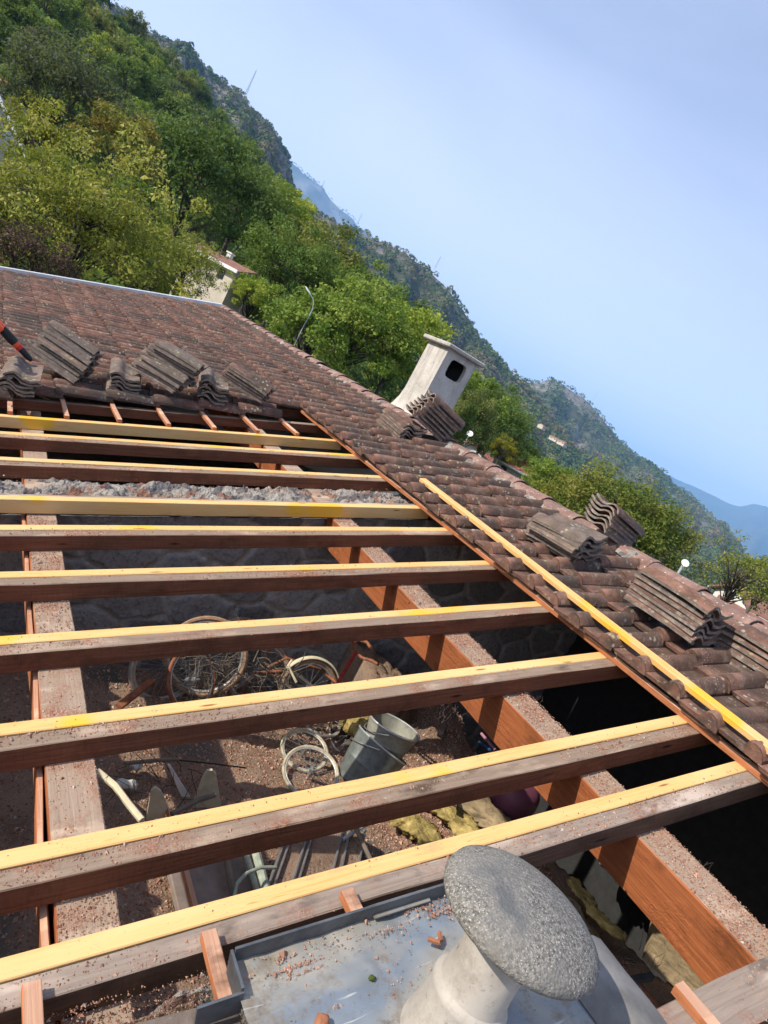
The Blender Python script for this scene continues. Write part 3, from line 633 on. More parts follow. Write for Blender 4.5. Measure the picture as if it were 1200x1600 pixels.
k = NM('crumb', .95, .1); k.base(k.ramp(k.attr(0), [(0, (.20, .10, .07)), (.35, (.38, .19, .125)), (.75, (.52, .31, .22)), (.93, (.42, .32, .25)), (1, (.58, .5, .42))])); MT['crumb'] = k.m
bx = []
for y in (4.91, 4.405, 3.425, 2.94, 2.44, 1.944, 1.454, 1.163):
    bx.append(((-.1, y-.115), (2.55, y-.058), W1, 1500, ROOF)); bx.append(((-.1, y-.055), (2.55, y), W1+.002, 130, ROOF))
bx.append(((1.2, .43), (2.6, .54), W1, 1500, ROOF))
bx.append(((.145, .3), (.282, 3.8), W0-.003, 9000, ROOF)); bx.append(((1.945, .3), (2.078, 3.8), W0-.003, 14000, ROOF))
bx.append(((.5, .2), (1.3, .92), -1.452, 260, ROOF)); bx.append(((0, 3.86), (2.6, 4.25), -1.60, 900, ROOF))
bx.append(((-.2, .95), (1.1, 1.03), -1.585, 1400, ROOF)); bx.append(((1.6, .12), (2.5, .38), -1.54, 900, ROOF)); bx.append(((.47, .86), (1.1, .93), -1.45, 500, ROOF))
bx.append(((.55, .93-.16), (.75, .92), -1.45, 160, ROOF))
debris('tile_crumbs', 'orange brown crumbs of broken tile scattered on the rafters and purlins', bx, 3, .0021)
debris('floor_rubble', 'brown tile rubble and dust covering the attic floor', [((.2, .9), (4.2, 3.8), floor_z, 42000, None), ((2.8, 1.2), (4.1, 3.2), floor_z, 14000, None)], 5, .0055)
# ---------------------------------------------------------------- loose roof tiles piled on the roof
PILES = {
'S1': (5, (0.452, 5.831, -1.182-.10), (-0.073, -0.993, -0.095), (0.984, -0.087, 0.153), (-0.0008, -0.0087, 0.0296), 'low flat pile just below the orange drill', 1),
'S2': (10, (0.579, 6.135, -1.132), (0.892, -0.433, -0.129), (0.43, 0.902, -0.047), (0.0064, 0.0034, 0.0305), 'tall slanting pile next to the orange drill', 1),
'S3': (5, (1.214, 6.238, -1.028-.03), (-0.102, -0.986, -0.136), (0.981, -0.122, 0.149), (-0.0084, -0.0039, 0.0312), 'low flat pile between the two tall slanting piles', 1),
'S4': (10, (1.279, 5.933, -0.89), (0.851, -0.523, -0.041), (0.524, 0.846, 0.096), (0.0081, -0.006, 0.0309), 'tall slanting pile, second of the two', 1),
'S5': (5, (1.92, 6.2, -0.768-.03), (-0.187, -0.972, -0.145), (0.975, -0.201, 0.09), (-0.0078, -0.0048, 0.0322), 'low flat pile beside the short slanting pile', 1),
'S6': (5, (2.02, 5.968, -0.642), (0.826, -0.556, -0.089), (0.563, 0.81, 0.163), (-0.0032, -0.013, 0.028), 'short slanting pile above the notch in the tiles', 0),
'S7': (6, (3.447, 5.59, -0.397), (0.071, -0.994, -0.081), (0.967, 0.048, 0.251), (-0.0074, -0.0061, 0.0286), 'flat pile in front of the chimney', 0),
'S8': (7, (3.484, 5.171, -0.145), (0.962, -0.123, -0.242), (0.166, 0.972, 0.166), (0.0165, -0.0074, 0.0366), 'steep pile against the chimney foot', 0),
'S9': (6, (3.312, 3.088, -0.447), (0.037, -0.998, 0.058), (0.923, 0.056, 0.381), (-0.0207, -0.0118, 0.0244), 'fanned pale-edged pile midway along the ridge', 1),
'S10': (6, (3.753, 2.904, -0.188), (0.986, 0.107, -0.13), (-0.082, 0.979, 0.186), (0.0024, -0.0011, 0.0302), 'steep pile midway along the ridge', 0),
'S11': (6, (3.189, 2.153, -0.366-.03), (0.063, -0.998, -0.011), (0.993, 0.061, 0.103), (-0.0003, -0.0027, 0.0332), 'stepped pile right of the long yellow batten', 0),
'S12': (5, (3.525, 1.804, -0.417), (-0.036, -0.999, 0.019), (0.988, -0.033, 0.154), (-0.0044, -0.0014, 0.0382), 'stepped pile nearest the camera', 0)}
tile_meshes = []
for var in range(6):
    TV, TF, TA = tile_geo(closed=True); r = random.Random(50+var); b = MB(); rn = r.random()
    bend = r.gauss(0, .004); TV = [(x+r.gauss(0, .0012), y+r.gauss(0, .0008), z+bend*math.sin(x/.42*3.14)+r.gauss(0, .0007)) for x, y, z in TV]
    b.v = TV; b.f = list(TF); b.a = [(rn, h*.6, un) for h, un in TA]
    tile_meshes.append((b.mesh('roof_tile', MT['tile_loose'], True), None)); b.a = b.a; tile_meshes[-1] = (tile_meshes[-1][0], b.mesh('roof_tile', MT['tile_loose_grey'], True))
ordn = ['top', 'second', 'third', 'fourth', 'fifth', 'sixth', 'seventh', 'eighth', 'ninth', 'tenth']
rt = random.Random(12)
for key, (n, P, Lx, Wy, off, desc, grey) in PILES.items():
    X_ = Vector(Lx).normalized(); Y_ = Vector(Wy); Y_ = (Y_-X_*Y_.dot(X_)).normalized(); Z_ = X_.cross(Y_); flip = Z_.z < 0
    for k_ in range(n):
        o = bpy.data.objects.new('roof_tile', tile_meshes[rt.randrange(6)][grey]); col.objects.link(o)
        A = Matrix((X_, Y_, Z_)).transposed().to_4x4()
        p = Vector(P)+Vector(off)*k_+X_*rt.gauss(0, .011)+Y_*rt.gauss(0, .007)
        o.matrix_world = Matrix.Translation(p) @ A @ Matrix.Rotation(rt.gauss(0, .03), 4, 'Z')
        od = n-1-k_; nm_ = 'bottom' if od == n-1 else ordn[od]+(' from the top' if od else '')
        tag(o, ('%s roof tile of the %s' % (nm_, desc)) if ' from' not in nm_ else ('roof tile, %s in the %s' % (nm_, desc)), 'roof tile', 'roof tiles in the '+desc)
# the long new batten lying on the tiles
b = MB(); a = Vector((2.724, 3.985, -1.432)); c_ = Vector((2.604, .75, -1.432)); d = (c_-a); Ln = d.length
A = Matrix((d.normalized(), Vector((0, 0, 1)).cross(d.normalized()), Vector((0, 0, 1)))).transposed().to_4x4()
b.box((0, -.026, 0), (Ln, .026, .026), bev=.002)
o = b.build('batten', MT['new']); o.matrix_world = ROOF @ Matrix.Translation(a) @ A
tag(o, 'long new yellow batten lying loose on the tiles beside the open roof', 'batten')
# ---------------------------------------------------------------- cordless drill at the left edge
DP = roof(.17, 5.55, -1.28)
dr = empty('cordless_drill', DP, 'orange and black cordless drill lying at the left end of the tile piles', 'drill')
n0 = at_y(57, 572, 5.75); n1 = at_y(-22, 487, 5.75); ax = (n0-n1).normalized(); sd = ax.cross(Vector((0, 1, 0))).normalized(); up_ = sd.cross(ax)
DM = Matrix((ax, sd, up_)).transposed().to_4x4(); DM.translation = n1-DP
DM = DM; RX = Matrix.Rotation(math.pi/2, 4, 'Y'); Ld = (n0-n1).length
b = MB(); b.lathe([(.026, 0), (.030, .01), (.032, .12), (.030, .2), (.027, Ld*.62)], 18, M=RX, cap0=True, cap1=True); b.build('motor_body', MT['tool_orange'], dr, M=DM, smooth=True)
b = MB(); b.lathe([(.033, Ld*.30), (.034, Ld*.50), (.030, Ld*.56)], 18, M=RX, cap0=True, cap1=True); b.lathe([(.023, Ld*.62), (.024, Ld*.70), (.021, Ld*.84), (.012, Ld*.90)], 18, M=RX, cap0=True, cap1=True); b.build('chuck', MT['dark_plastic'], dr, M=DM, smooth=True)
b = MB(); b.lathe([(.0275, Ld*.625), (.0275, Ld*.67)], 18, M=RX, cap0=True, cap1=True); b.build('torque_ring', MT['tool_red'], dr, M=DM, smooth=True)
b = MB(); b.box((.03, -.02, -.17), (.085, .02, -.02), bev=.008); b.build('handle', MT['dark_plastic'], dr, M=DM)
b = MB(); b.box((-.01, -.038, -.23), (.13, .038, -.17), bev=.008); b.build('battery', MT['tool_orange'], dr, M=DM)
b = MB(); b.tube([(Ld*.92, 0, 0), (Ld*1.05, 0, 0)], .004, 6); b.build('bit', MT['steel'], dr, M=DM)
# ---------------------------------------------------------------- junk in the attic
simple('old_cream', (.42, .37, .26), .8, 0, .4, 25)
def basis(loc, nrm, up=Vector((0, 0, 1))):
    z = Vector(nrm).normalized(); x = up.cross(z); x = x.normalized() if x.length > 1e-4 else Vector((1, 0, 0)); y_ = z.cross(x)
    m_ = Matrix((x, y_, z)).transposed().to_4x4(); m_.translation = loc; return m_
def wheel(loc, nrm, r_, label, spokes=28, tyre='tyre', tr=.014, group='old wheels dumped in the attic', warp=0):
    root = empty('bicycle_wheel', loc, label, 'wheel', group); root.matrix_world = basis(loc, nrm)
    for nm_, rr, tt, mt in (('tyre', r_-tr, tr, tyre), ('rim', r_-tr*2.2, tr*.62, 'rim_metal')):
        b = MB(); n = 56; b.tube([(rr*math.cos(2*math.pi*i/n), rr*math.sin(2*math.pi*i/n), warp*math.sin(4*math.pi*i/n)) for i in range(n)]+[(rr, 0, 0)], tt, 8); b.build(nm_, MT[mt], root, smooth=True)
    b = MB(); b.tube([(0, 0, -.04), (0, 0, .04)], .016, 10); b.tube([(0, 0, -.065), (0, 0, .065)], .004, 6)
    b.build('hub', MT['steel'], root, smooth=True)
    b = MB()
    for i in range(spokes):
        a = 2*math.pi*i/spokes; a2 = a+(.5 if i % 2 else -.5); z = .032 if i % 4 < 2 else -.032
        b.tube([(.016*math.cos(a2), .016*math.sin(a2), z), ((r_-tr*2.4)*math.cos(a), (r_-tr*2.4)*math.sin(a), 0)], .0013, 4, cap=False)
    tag(b.build('spokes', MT['steel'], root)); return root
W_ = at_y(322, 1026, 3.56); wheel(W_, (-.35, -1, .22), .262, 'bicycle wheel tangled with dry twigs, leaning in the middle against the dark wall', 36, tr=.017)
W_ = at_y(363, 1024, 3.74); wheel(W_, (.1, -1, .12), .282, 'tallest rust-brown bicycle wheel, rim rising highest against the dark wall', 36, tr=.016)
W_ = at_y(262, 1040, 3.58); wheel(W_, (.15, -1, .25), .245, 'shaded grey bicycle wheel leaning left of the twig-filled wheel', 32, tyre='rim_metal', tr=.016)
W_ = at_z(476, 1172, -2.27); wheel(W_, (-.24, -.26, .93), .160, 'small cream-tyred wheel, rear one of the overlapping pair by the buckets', 18, tyre='old_cream', tr=.010)
W_ = at_z(486, 1206, -2.26); wheel(W_, (-.28, -.30, .90), .180, 'small cream-tyred wheel, front one of the overlapping pair by the buckets', 18, tyre='old_cream', tr=.010)
W_ = at_z(502, 1128, -2.28); wheel(W_, (-.1, -.1, .98), .15, 'small grey-rimmed wheel half hidden behind a rafter, behind the cream pair', 16, tyre='rim_metal', tr=.01)
W_ = at_z(553, 1145, -2.24); wheel(W_, (-.45, -.5, .75), .20, 'tan-tyred wheel lying just left of the metal buckets', 18, tr=.013)
W_ = at_y(402, 1050, 3.66); wheel(W_, (-.5, -1, .3), .225, 'narrow rusty wheel seen at an angle right of the tallest wheel', 28, tr=.013)
W_ = at_y(300, 1062, 3.40); wheel(W_, (.5, -1, .9), .20, 'small dark wheel lying low among the twigs', 24, tyre='rust', tr=.012)
# child's bicycle by the wall
BP = at_y(505, 1062, 3.45); bk = empty('child_bicycle', BP, "rusty child's bicycle with cream mudguard and red stem, slumped by the wall", 'bicycle')
T = lambda px, py, y: at_y(px, py, y)-BP
def tb(b, pts, r_, n=8): b.tube(pts, r_, n)
fc = T(482, 1075, 3.42); FMx = basis(fc, (-.25, -1, .25))
fw = empty('wheel'); fw.parent = bk; fw.matrix_local = FMx
for nm_, rr, tt, mt in (('tyre', .185, .013, 'tyre'), ('rim', .168, .007, 'rim_metal')):
    b = MB(); b.tube([(rr*math.cos(2*math.pi*i/40), rr*math.sin(2*math.pi*i/40), 0) for i in range(40)]+[(rr, 0, 0)], tt, 8); b.build(nm_, MT[mt], fw, smooth=True)
b = MB()
for i in range(18): a = 2*math.pi*i/18; b.tube([(0, 0, .02 if i % 2 else -.02), (.165*math.cos(a), .165*math.sin(a), 0)], .0014, 4, cap=False)
b.tube([(0, 0, -.04), (0, 0, .04)], .012, 8); b.build('spokes', MT['steel'], fw)
b = MB(); vs = []; fs = []; n = 22
for i in range(n):
    a = math.pi*(.02+.86*i/(n-1))
    for (dr_, dz) in ((.205, -.026), (.215, -.012), (.217, .012), (.207, .026)): vs.append((dr_*math.cos(a), dr_*math.sin(a), dz))
fs = [(i*4+j, i*4+j+1, (i+1)*4+j+1, (i+1)*4+j) for i in range(n-1) for j in range(3)]; b.add(vs, fs); g_ = b.build('mudguard', MT['cream_paint'], bk, M=FMx, smooth=True)
sm_ = g_.modifiers.new('thick', 'SOLIDIFY'); sm_.thickness = .003
b = MB(); tb(b, [T(527, 1068, 3.30), T(556, 1019, 3.24)], .012, 10); b.build('stem', MT['rusty_red'], bk, smooth=True)
b = MB(); tb(b, [T(579, 1012, 3.05), T(574, 1004, 3.12), T(562, 1000, 3.2), T(552, 1004, 3.26), T(549, 1011, 3.27), T(556, 1020, 3.25), T(566, 1028, 3.2), T(580, 1032, 3.12), T(591, 1038, 3.05)], .0105, 8); b.build('handlebar', MT['rust'], bk, smooth=True)
b = MB(); tb(b, [T(452, 1045, 3.5), T(470, 1058, 3.48), T(500, 1082, 3.44)], .011); tb(b, [T(440, 1078, 3.5), T(452, 1046, 3.5)], .010); tb(b, [T(463, 1066, 3.36), T(450, 1040, 3.42), T(456, 1032, 3.45)], .009); b.build('fork', MT['cream_paint'], bk, smooth=True)
b = MB(); tb(b, [T(420, 1042, 3.6), T(448, 1028, 3.55), T(500, 1046, 3.5), T(527, 1068, 3.35)], .010); tb(b, [T(430, 1062, 3.55), T(452, 1040, 3.55)], .009); tb(b, [T(396, 1052, 3.6), T(440, 1048, 3.55)], .010); b.build('frame', MT['rust'], bk, smooth=True)
# second handle poking up behind
b = MB(); p0 = at_z(604, 1058, -2.1); tb(b, [p0, at_y(616, 1040, p0.y)], .012); tb(b, [at_y(612, 1036, p0.y), at_y(620, 1036, p0.y)], .02)
tag(b.build('lever', MT['rusty_red']), 'short red metal lever with a pale knob on the rubble right of the bicycle', 'lever')
# buckets
def frame_axis(p_base, axis): 
    z = Vector(axis).normalized(); x = z.orthogonal().normalized(); y_ = z.cross(x); m_ = Matrix((x, y_, z)).transposed().to_4x4(); m_.translation = p_base; return m_
def bucket(base, axis, r0, r1, h, mat, label, handle=True):
    root = empty('bucket', base, label, 'bucket'); root.matrix_world = frame_axis(base, axis)
    b = MB(); b.lathe([(.001, .012), (r0*.97, .012), (r0, 0), (r0*1.01, .01), (r0+(r1-r0)*.45, h*.45), (r0+(r1-r0)*.46+.003, h*.47), (r0+(r1-r0)*.49, h*.49), (r1*.985, h*.93), (r1, h), (r1-.006, h), (r1*.97, h*.9), (r0*.96, .016), (.001, .016)], 40, wob=.006, seed=int(h*1000))
    b.build('body', MT[mat], root, smooth=True)
    b = MB(); n = 40; b.tube([((r1+.002)*math.cos(2*math.pi*i/n), (r1+.002)*math.sin(2*math.pi*i/n), h) for i in range(n)]+[(r1+.002, 0, h)], .006, 8); b.build('rim', MT['galvanised'], root, smooth=True)
    b = MB(); b.tube([((r1+.01)*math.cos(a), (r1+.01)*math.sin(a)*.92, h-.02-.07*math.sin(a)) for a in [math.pi*i/18 for i in range(19)]], .004, 6); b.build('handle', MT['steel'], root, smooth=True)
    return root
e0 = at_z(553, 1224, -2.28); e1 = at_y(598, 1164, e0.y+.05); bucket(e0, (e1-e0), .135, .185, (e1-e0).length, 'bucket_grey', 'large dark grey zinc bucket tipped over with another bucket stuck inside it')
e2 = at_y(594, 1178, e0.y+.03); e3 = at_y(616, 1134, e0.y+.06); bucket(e2, (e3-e2), .125, .172, (e3-e2).length*1.02, 'bucket_green', 'greenish galvanised bucket sitting inside the tipped dark grey bucket')
# rag in the bucket area, cushion foam
def lump(name, loc, rad, mat, label, cat, seed=0, rough=.3, sub=24, rot=0, cut=None):
    r = np.random.default_rng(seed); a = np.linspace(0, math.pi, sub//2+1); bb = np.linspace(0, 2*math.pi, sub, endpoint=False)
    A, B = np.meshgrid(a, bb, indexing='ij'); x = np.sin(A)*np.cos(B); y_ = np.sin(A)*np.sin(B); z = np.cos(A)
    k_ = 1+rough*(fbm(x*2+5, y_*2+z*3+5, seed, 4)*.5); se = .75
    x = np.sign(x)*np.abs(x)**se; y_ = np.sign(y_)*np.abs(y_)**se
    P_ = np.stack([x*rad[0]*k_, y_*rad[1]*k_, z*rad[2]*k_], -1).reshape(-1, 3); c, s = math.cos(rot), math.sin(rot); P_ = np.stack([P_[:, 0]*c-P_[:, 1]*s, P_[:, 0]*s+P_[:, 1]*c, P_[:, 2]], -1)
    n, m = A.shape; i = np.arange(n*m).reshape(n, m); j = np.roll(i, -1, 1)
    q = np.stack([i[:-1], i[1:], j[1:], j[:-1]], -1).reshape(-1, 4)
    o = link(name, np_mesh(name, P_, q, MT[mat], None, True), None, loc); return tag(o, label, cat) if label else o
lump('foam_block', at_z(556, 1132, -2.20), (.09, .13, .09), 'insulation', 'lump of yellow foam wedged behind the left side of the buckets', 'foam', 3, .5)
lump('foam_block', at_z(620, 1110, -2.18), (.16, .09, .08), 'insulation', 'yellow foam block behind the greenish bucket', 'foam', 4, .4)
p = at_y(610, 1042, 3.5); b = MB(); gx = np.linspace(-.16, .34, 16); gy = np.linspace(-.10, .34, 10); r_ = random.Random(4)
top = [[Vector((x+r_.gauss(0, .012), y+r_.gauss(0, .012), r_.gauss(0, .02)+.03*math.sin(x*9+y*6)-.25*x)) for y in gy] for x in gx]; vs = [v for row in top for v in row]; m_ = len(gy); fs = [(i*m_+j, (i+1)*m_+j, (i+1)*m_+j+1, i*m_+j+1) for i in range(len(gx)-1) for j in range(m_-1)]
rimv = [i*m_ for i in range(len(gx))]+[(len(gx)-1)*m_+j for j in range(1, m_)]+[i*m_+m_-1 for i in range(len(gx)-2, -1, -1)]+[j for j in range(m_-2, 0, -1)]; c0 = len(vs)
vs += [Vector((vs[i].x, vs[i].y, -.35)) for i in rimv]; k_ = len(rimv); fs += [(rimv[q], c0+q, c0+(q+1) % k_, rimv[(q+1) % k_]) for q in range(k_)]; b.add(vs, fs)
tag(b.build('stone_ledge', MT['dirt'], None, loc=p-Vector((0, 0, .07)), smooth='all'), 'sunlit tan stone ledge at the foot of the dark wall behind the handlebar', 'stone ledge')
lump('plum_ball', at_z(800, 1243, -2.15), (.19, .17, .17), 'plum_plastic', 'smooth plum coloured plastic tub lying beside the right purlin', 'tub', 6, .05)
# insulation rolls
def roll_(p0, p1, r_, label, seed, mat='insulation', flat=.38):
    n = 30; pts = [p0.lerp(p1, i/(n-1)) for i in range(n)]; d = (p1-p0).normalized(); s_ = d.cross(Vector((0, 0, 1))).normalized(); rr = random.Random(seed)
    b = MB(); vs = []; m = 26; off_ = np.cumsum([rr.gauss(0, .012) for _ in range(n)])
    for i, p in enumerate(pts):
        e = min(1, math.sqrt(max(0, 1-(abs(2*i/(n-1)-1))**6))*1+.25)
        for j in range(m):
            a = 2*math.pi*j/m; q_ = r_*e*(1+.14*math.sin(3*a+i*.35+seed)+.10*math.sin(5*a-i*.5)+rr.gauss(0, .10)); vs.append(p+s_*(q_*math.cos(a)*1.15+off_[i])+Vector((0, 0, 1))*q_*flat*math.sin(a))
    fs = [(i*m+j, i*m+(j+1) % m, (i+1)*m+(j+1) % m, (i+1)*m+j) for i in range(n-1) for j in range(m)]+[tuple(range(m))[::-1], tuple((n-1)*m+j for j in range(m))]
    c0 = p0.lerp(p1, .5); b.add([v-c0 for v in vs], fs); o = b.build('insulation_roll', MT[mat], None, loc=c0, smooth='all'); return tag(o, label, 'insulation')
roll_(at_z(625, 1268, -2.24), at_z(700, 1345, -2.24), .10, 'flattened glass wool strip, leftmost of the yellow insulation between the rafters', 1)
roll_(at_z(672, 1240, -2.22), at_z(745, 1330, -2.22), .10, 'brighter yellow glass wool strip in the middle of the insulation pile', 2)
roll_(at_z(722, 1225, -2.20), at_z(800, 1315, -2.20), .13, 'paper-backed glass wool strip covered in brown crumbs beside the plum tub', 3, 'insulation_paper')
roll_(at_z(890, 1370, -2.2), at_z(975, 1470, -2.2), .05, 'thin yellow glass wool strip curling in shade beside the pebbled vent cap', 4)
roll_(at_z(860, 1390, -2.28), at_z(940, 1520, -2.28), .09, 'dusty tan paper-backed insulation half hidden by the pebbled vent cap', 5, 'insulation_paper')
roll_(at_z(940, 1330, -2.3), at_z(1040, 1430, -2.3), .12, 'dusty brown insulation slab in the gap left of the orange purlin face', 6, 'insulation_paper')
b = MB(); q = at_z(1065, 1500, -2.3); b.box((-.28, -.22, -.03), (.28, .22, .05), Matrix.Rotation(.5, 4, 'Z')); tag(b.build('insulation_slab', MT['insulation_paper'], None, loc=q), 'flat tan insulation panel lit by the sun below the orange purlin end', 'insulation')
# louvred metal bed base with crumbs in it
P0 = at_z(412, 1395, -2.22); bs = empty('metal_bed_base', P0, 'narrow metal slatted frame lying on the floor, filled with brown crumbs', 'bed base'); 
q1 = at_z(436, 1330, -2.22); dy = (q1-P0); dy.normalize(); dxx = Vector((dy.y, -dy.x, 0)); BM = Matrix((dxx, dy, Vector((0, 0, 1)))).transposed().to_4x4()
bs.matrix_world = Matrix.Translation(P0) @ BM
for i, xx in enumerate((0, .025, .10, .125, .275, .315, .40)): b = MB(); b.box((xx, -.35, 0), (xx+.010, .75, .03), bev=.002); b.build('rail', MT['steel'], bs)
for y_ in (-.35, .75): b = MB(); b.box((0, y_, -.005), (.41, y_+.015, .025)); b.build('end_bar', MT['steel'], bs)
b = MB(); b.box((.012, -.33, -.02), (.40, .74, .008)); b.build('panel', MT['dirt'], bs)
def pole(p0, p1, r_, mat, name, label, cat, n=8):
    c0 = p0.lerp(p1, .5); b = MB(); b.tube([p0-c0, p0.lerp(p1, .5)-c0+Vector((0, .004, 0)), p1-c0], r_, n); return tag(b.build(name, MT[mat], None, loc=c0, smooth=True), label, cat)
pole(at_z(368, 1405, -2.2), at_z(352, 1320, -2.2), .020, 'twig', 'pole', 'mottled grey round pole, leftmost of the three left of the slatted frame', 'pole')
pole(at_z(404, 1400, -2.2), at_z(380, 1320, -2.2), .014, 'green_pipe', 'pipe', 'thin pale green pipe with a tap joint beside the mottled pole', 'pipe')
pole(at_z(416, 1395, -2.2), at_z(396, 1318, -2.2), .022, 'green_pipe', 'pipe', 'thicker pale green pipe just left of the slatted frame', 'pipe')
pole(at_z(580, 1345, -2.15), at_z(552, 1285, -2.15), .012, 'twig', 'stick', 'short grey stick slanting right of the slatted metal frame', 'stick')
pole(at_z(535, 1312, -2.2), at_z(578, 1286, -2.15), .010, 'galvanised', 'tube', 'bent silvery metal tube crossing the short grey stick', 'tube')
b = MB(); p = at_z(400, 1385, -2.14); b.tube([Vector((-.12, -.05, 0)), Vector((-.10, 0, .02)), Vector((-.04, .05, .02)), Vector((.04, .08, .02)), Vector((.13, .09, .01))], .008, 8); tag(b.build('hose', MT['green_pipe'], None, loc=p, smooth=True), 'dark green bent hose lying across the pale green pipes', 'hose')
b = MB(); b.box((-.19, -.30, 0), (.19, .30, .03), bev=.004); tag(b.build('board', MT['dusty_board'], None, loc=at_z(325, 1375, -2.30)), 'flat dusty grey board on the floor left of the pipes', 'board')
b = MB(); b.box((-.012, -.35, 0), (.012, .35, .03)); tag(b.build('lath', MT['orange_batten_wood'], None, loc=at_z(286, 1365, -2.28)), 'thin brown lath along the left side of the dusty board', 'lath')
b = MB(); b.box((-.02, -.16, 0), (.02, .16, .02), Matrix.Rotation(-.75, 4, 'Z') @ Matrix.Rotation(.15, 4, 'X')); tag(b.build('lath', MT['rust'], None, loc=at_z(212, 1085, -2.20)), 'short rust-red stick leaning left of the shaded grey wheel', 'lath')
# wooden toy cradle ends / cream boards
cr_ = at_z(290, 1250, -2.28); ck = empty('broken_chair', cr_, 'broken cream painted wooden seat frame with three pointed boards', 'broken chair')
def shard(pts, y0, th_, mat='cream_paint', name='board'):
    P_ = [at_y(px, py, y0)-cr_ for px, py in pts]; nn_ = Vector((0.25, 1, -.15)).normalized()*th_; n = len(P_); b = MB()
    b.add(P_+[p_+nn_ for p_ in P_], [tuple(range(n)), tuple(range(n, 2*n))[::-1]]+[(i, i+n, (i+1) % n+n, (i+1) % n) for i in range(n)]); return b.build(name, MT[mat], ck)
shard([(300, 1262), (317, 1215), (324, 1205), (332, 1204), (338, 1210), (346, 1262)], 2.62, .02)
shard([(228, 1282), (236, 1236), (243, 1231), (252, 1238), (268, 1275)], 2.5, .02)
shard([(262, 1195), (266, 1196), (301, 1252), (288, 1256)], 2.7, .012, 'white_paint')
b = MB(); b.tube([at_z(152, 1205, -2.2)-cr_, at_z(180, 1228, -2.2)-cr_, at_z(200, 1255, -2.2)-cr_, at_z(222, 1282, -2.2)-cr_], .016, 8); b.build('curved_rail', MT['cream_paint'], ck, smooth=True)
b = MB(); b.tube([at_z(268, 1272, -2.15)-cr_, at_z(310, 1250, -2.12)-cr_, at_z(336, 1242, -2.1)-cr_], .012, 8); b.build('strut', MT['twig'], ck, smooth=True)
# twigs, brambles, wires
def tangle(loc, label, n, size, seed, mat='twig', r_=.003, flat=.4, name='twig_tangle'):
    r = random.Random(seed); b = MB()
    for i in range(n):
        p = Vector((r.uniform(-.5, .5), r.uniform(-.5, .5), r.uniform(-.5, .5)*flat))*size; d = Vector((r.gauss(0, 1), r.gauss(0, 1), r.gauss(0, flat))).normalized()
        pts = [p]; L = r.uniform(.3, .8)*size/5
        for k_ in range(5): d = (d+Vector((r.gauss(0, .3), r.gauss(0, .3), r.gauss(0, .25)))).normalized(); pts.append(pts[-1]+d*L)
        b.tube(pts, [r_*(1-.14*j) for j in range(6)], 4, cap=False)
    o = b.build(name, MT[mat], None, loc=loc); return tag(o, label, 'twigs', kind='stuff')
tangle(at_y(322, 1045, 3.5), 'dry brown twigs tangled inside and around the bicycle wheels', 110, .40, 2, flat=1.0)
tangle(at_y(420, 1060, 3.4), 'dry twigs and rods heaped between the wheels and the small bicycle', 60, .35, 5, r_=.0045, flat=.8)
tangle(at_z(235, 1200, -2.22), 'thin dark wires and twigs on the floor beside the left purlin', 26, .42, 3, 'dark_plastic', .002, .3)
tangle(at_z(990, 1500, -2.1), 'thin brown twigs above the rusty rods', 14, .25, 7, r_=.0022, flat=1.0)
def hang(px, py, v, n, L, seed, label):
    p = at_y(px, py, v); r = random.Random(seed); b = MB()
    for i in range(n):
        q = Vector((r.gauss(0, .05), r.gauss(0, .01), 0)); pts = [q]
        for k_ in range(6): pts.append(pts[-1]+Vector((r.gauss(0, .008), r.gauss(0, .008), -L/6*r.uniform(.5, 1.3))))
        b.tube(pts, .0011, 4, cap=False)
        for k_ in range(4): c_ = pts[r.randrange(1, 7)]; b.box(c_-Vector((.002,)*3), c_+Vector((.002, .002, .003)))
    tag(b.build('cobweb', MT['cobweb'], None, loc=p), label, 'cobweb', kind='stuff')
simple('cobweb', (.40, .28, .20), .9)
hang(835, 1085, 1.83, 6, .10, 1, 'dusty cobweb threads under a rafter near the orange purlin'); hang(1090, 1345, 1.05, 9, .16, 2, 'dusty cobweb threads hanging from the nearest whole rafter'); hang(710, 1100, 1.84, 5, .08, 3, 'short cobweb threads under the rafter beside the buckets')
simple('paper', (.55, .53, .48), .9)
for i, (px, py, sx, sy, lab) in enumerate(((200, 1225, .05, .03, 'white scrap of plaster on the floor beside the left purlin'), (214, 1198, .025, .02, 'small white plaster crumb behind the curved cream rail'), (172, 966, .05, .03, 'pale flat stone chip on the floor left of the wheels'), (560, 1120, .04, .03, 'pale stone chip on the rubble behind the buckets'))):
    lump('plaster_scrap', at_z(px, py, -2.30), (sx, sy, .015), 'paper', lab, 'plaster scrap', 20+i, .6, 16, i)
pole(at_z(195, 1193, -2.22), at_z(278, 1186, -2.18), .010, 'twig', 'stick', 'long grey stick lying level behind the cream boards', 'stick')
pole(at_z(280, 1188, -2.24), at_z(385, 1200, -2.24), .004, 'dark_plastic', 'rod', 'thin dark rod on the sunlit floor behind the cream boards', 'rod')
for i, (px, py, rz, L_) in enumerate(((705, 1235, 1.0, .35), (650, 1065, .2, .25), (690, 1140, .8, .3))):
    b = MB(); b.box((-L_/2, -.02, 0), (L_/2, .02, .015), Matrix.Rotation(rz, 4, 'Z')); tag(b.build('lath', MT['weathered_wood'], None, loc=at_z(px, py, -2.12)), ('weathered lath lying beside the plum tub', 'weathered lath on the rubble right of the stone ledge', 'weathered lath between the buckets and the orange purlin')[i], 'lath')
# small blue and pink hoses by the purlin
pole(at_z(748, 1160, -2.15), at_z(766, 1172, -2.1), .012, 'hose_blue', 'hose', 'blue plastic hose end lying next to the pink hose', 'hose')
pole(at_z(752, 1146, -2.1), at_z(774, 1172, -2.1), .012, 'hose_pink', 'hose', 'pink plastic hose end beside the right purlin', 'hose')
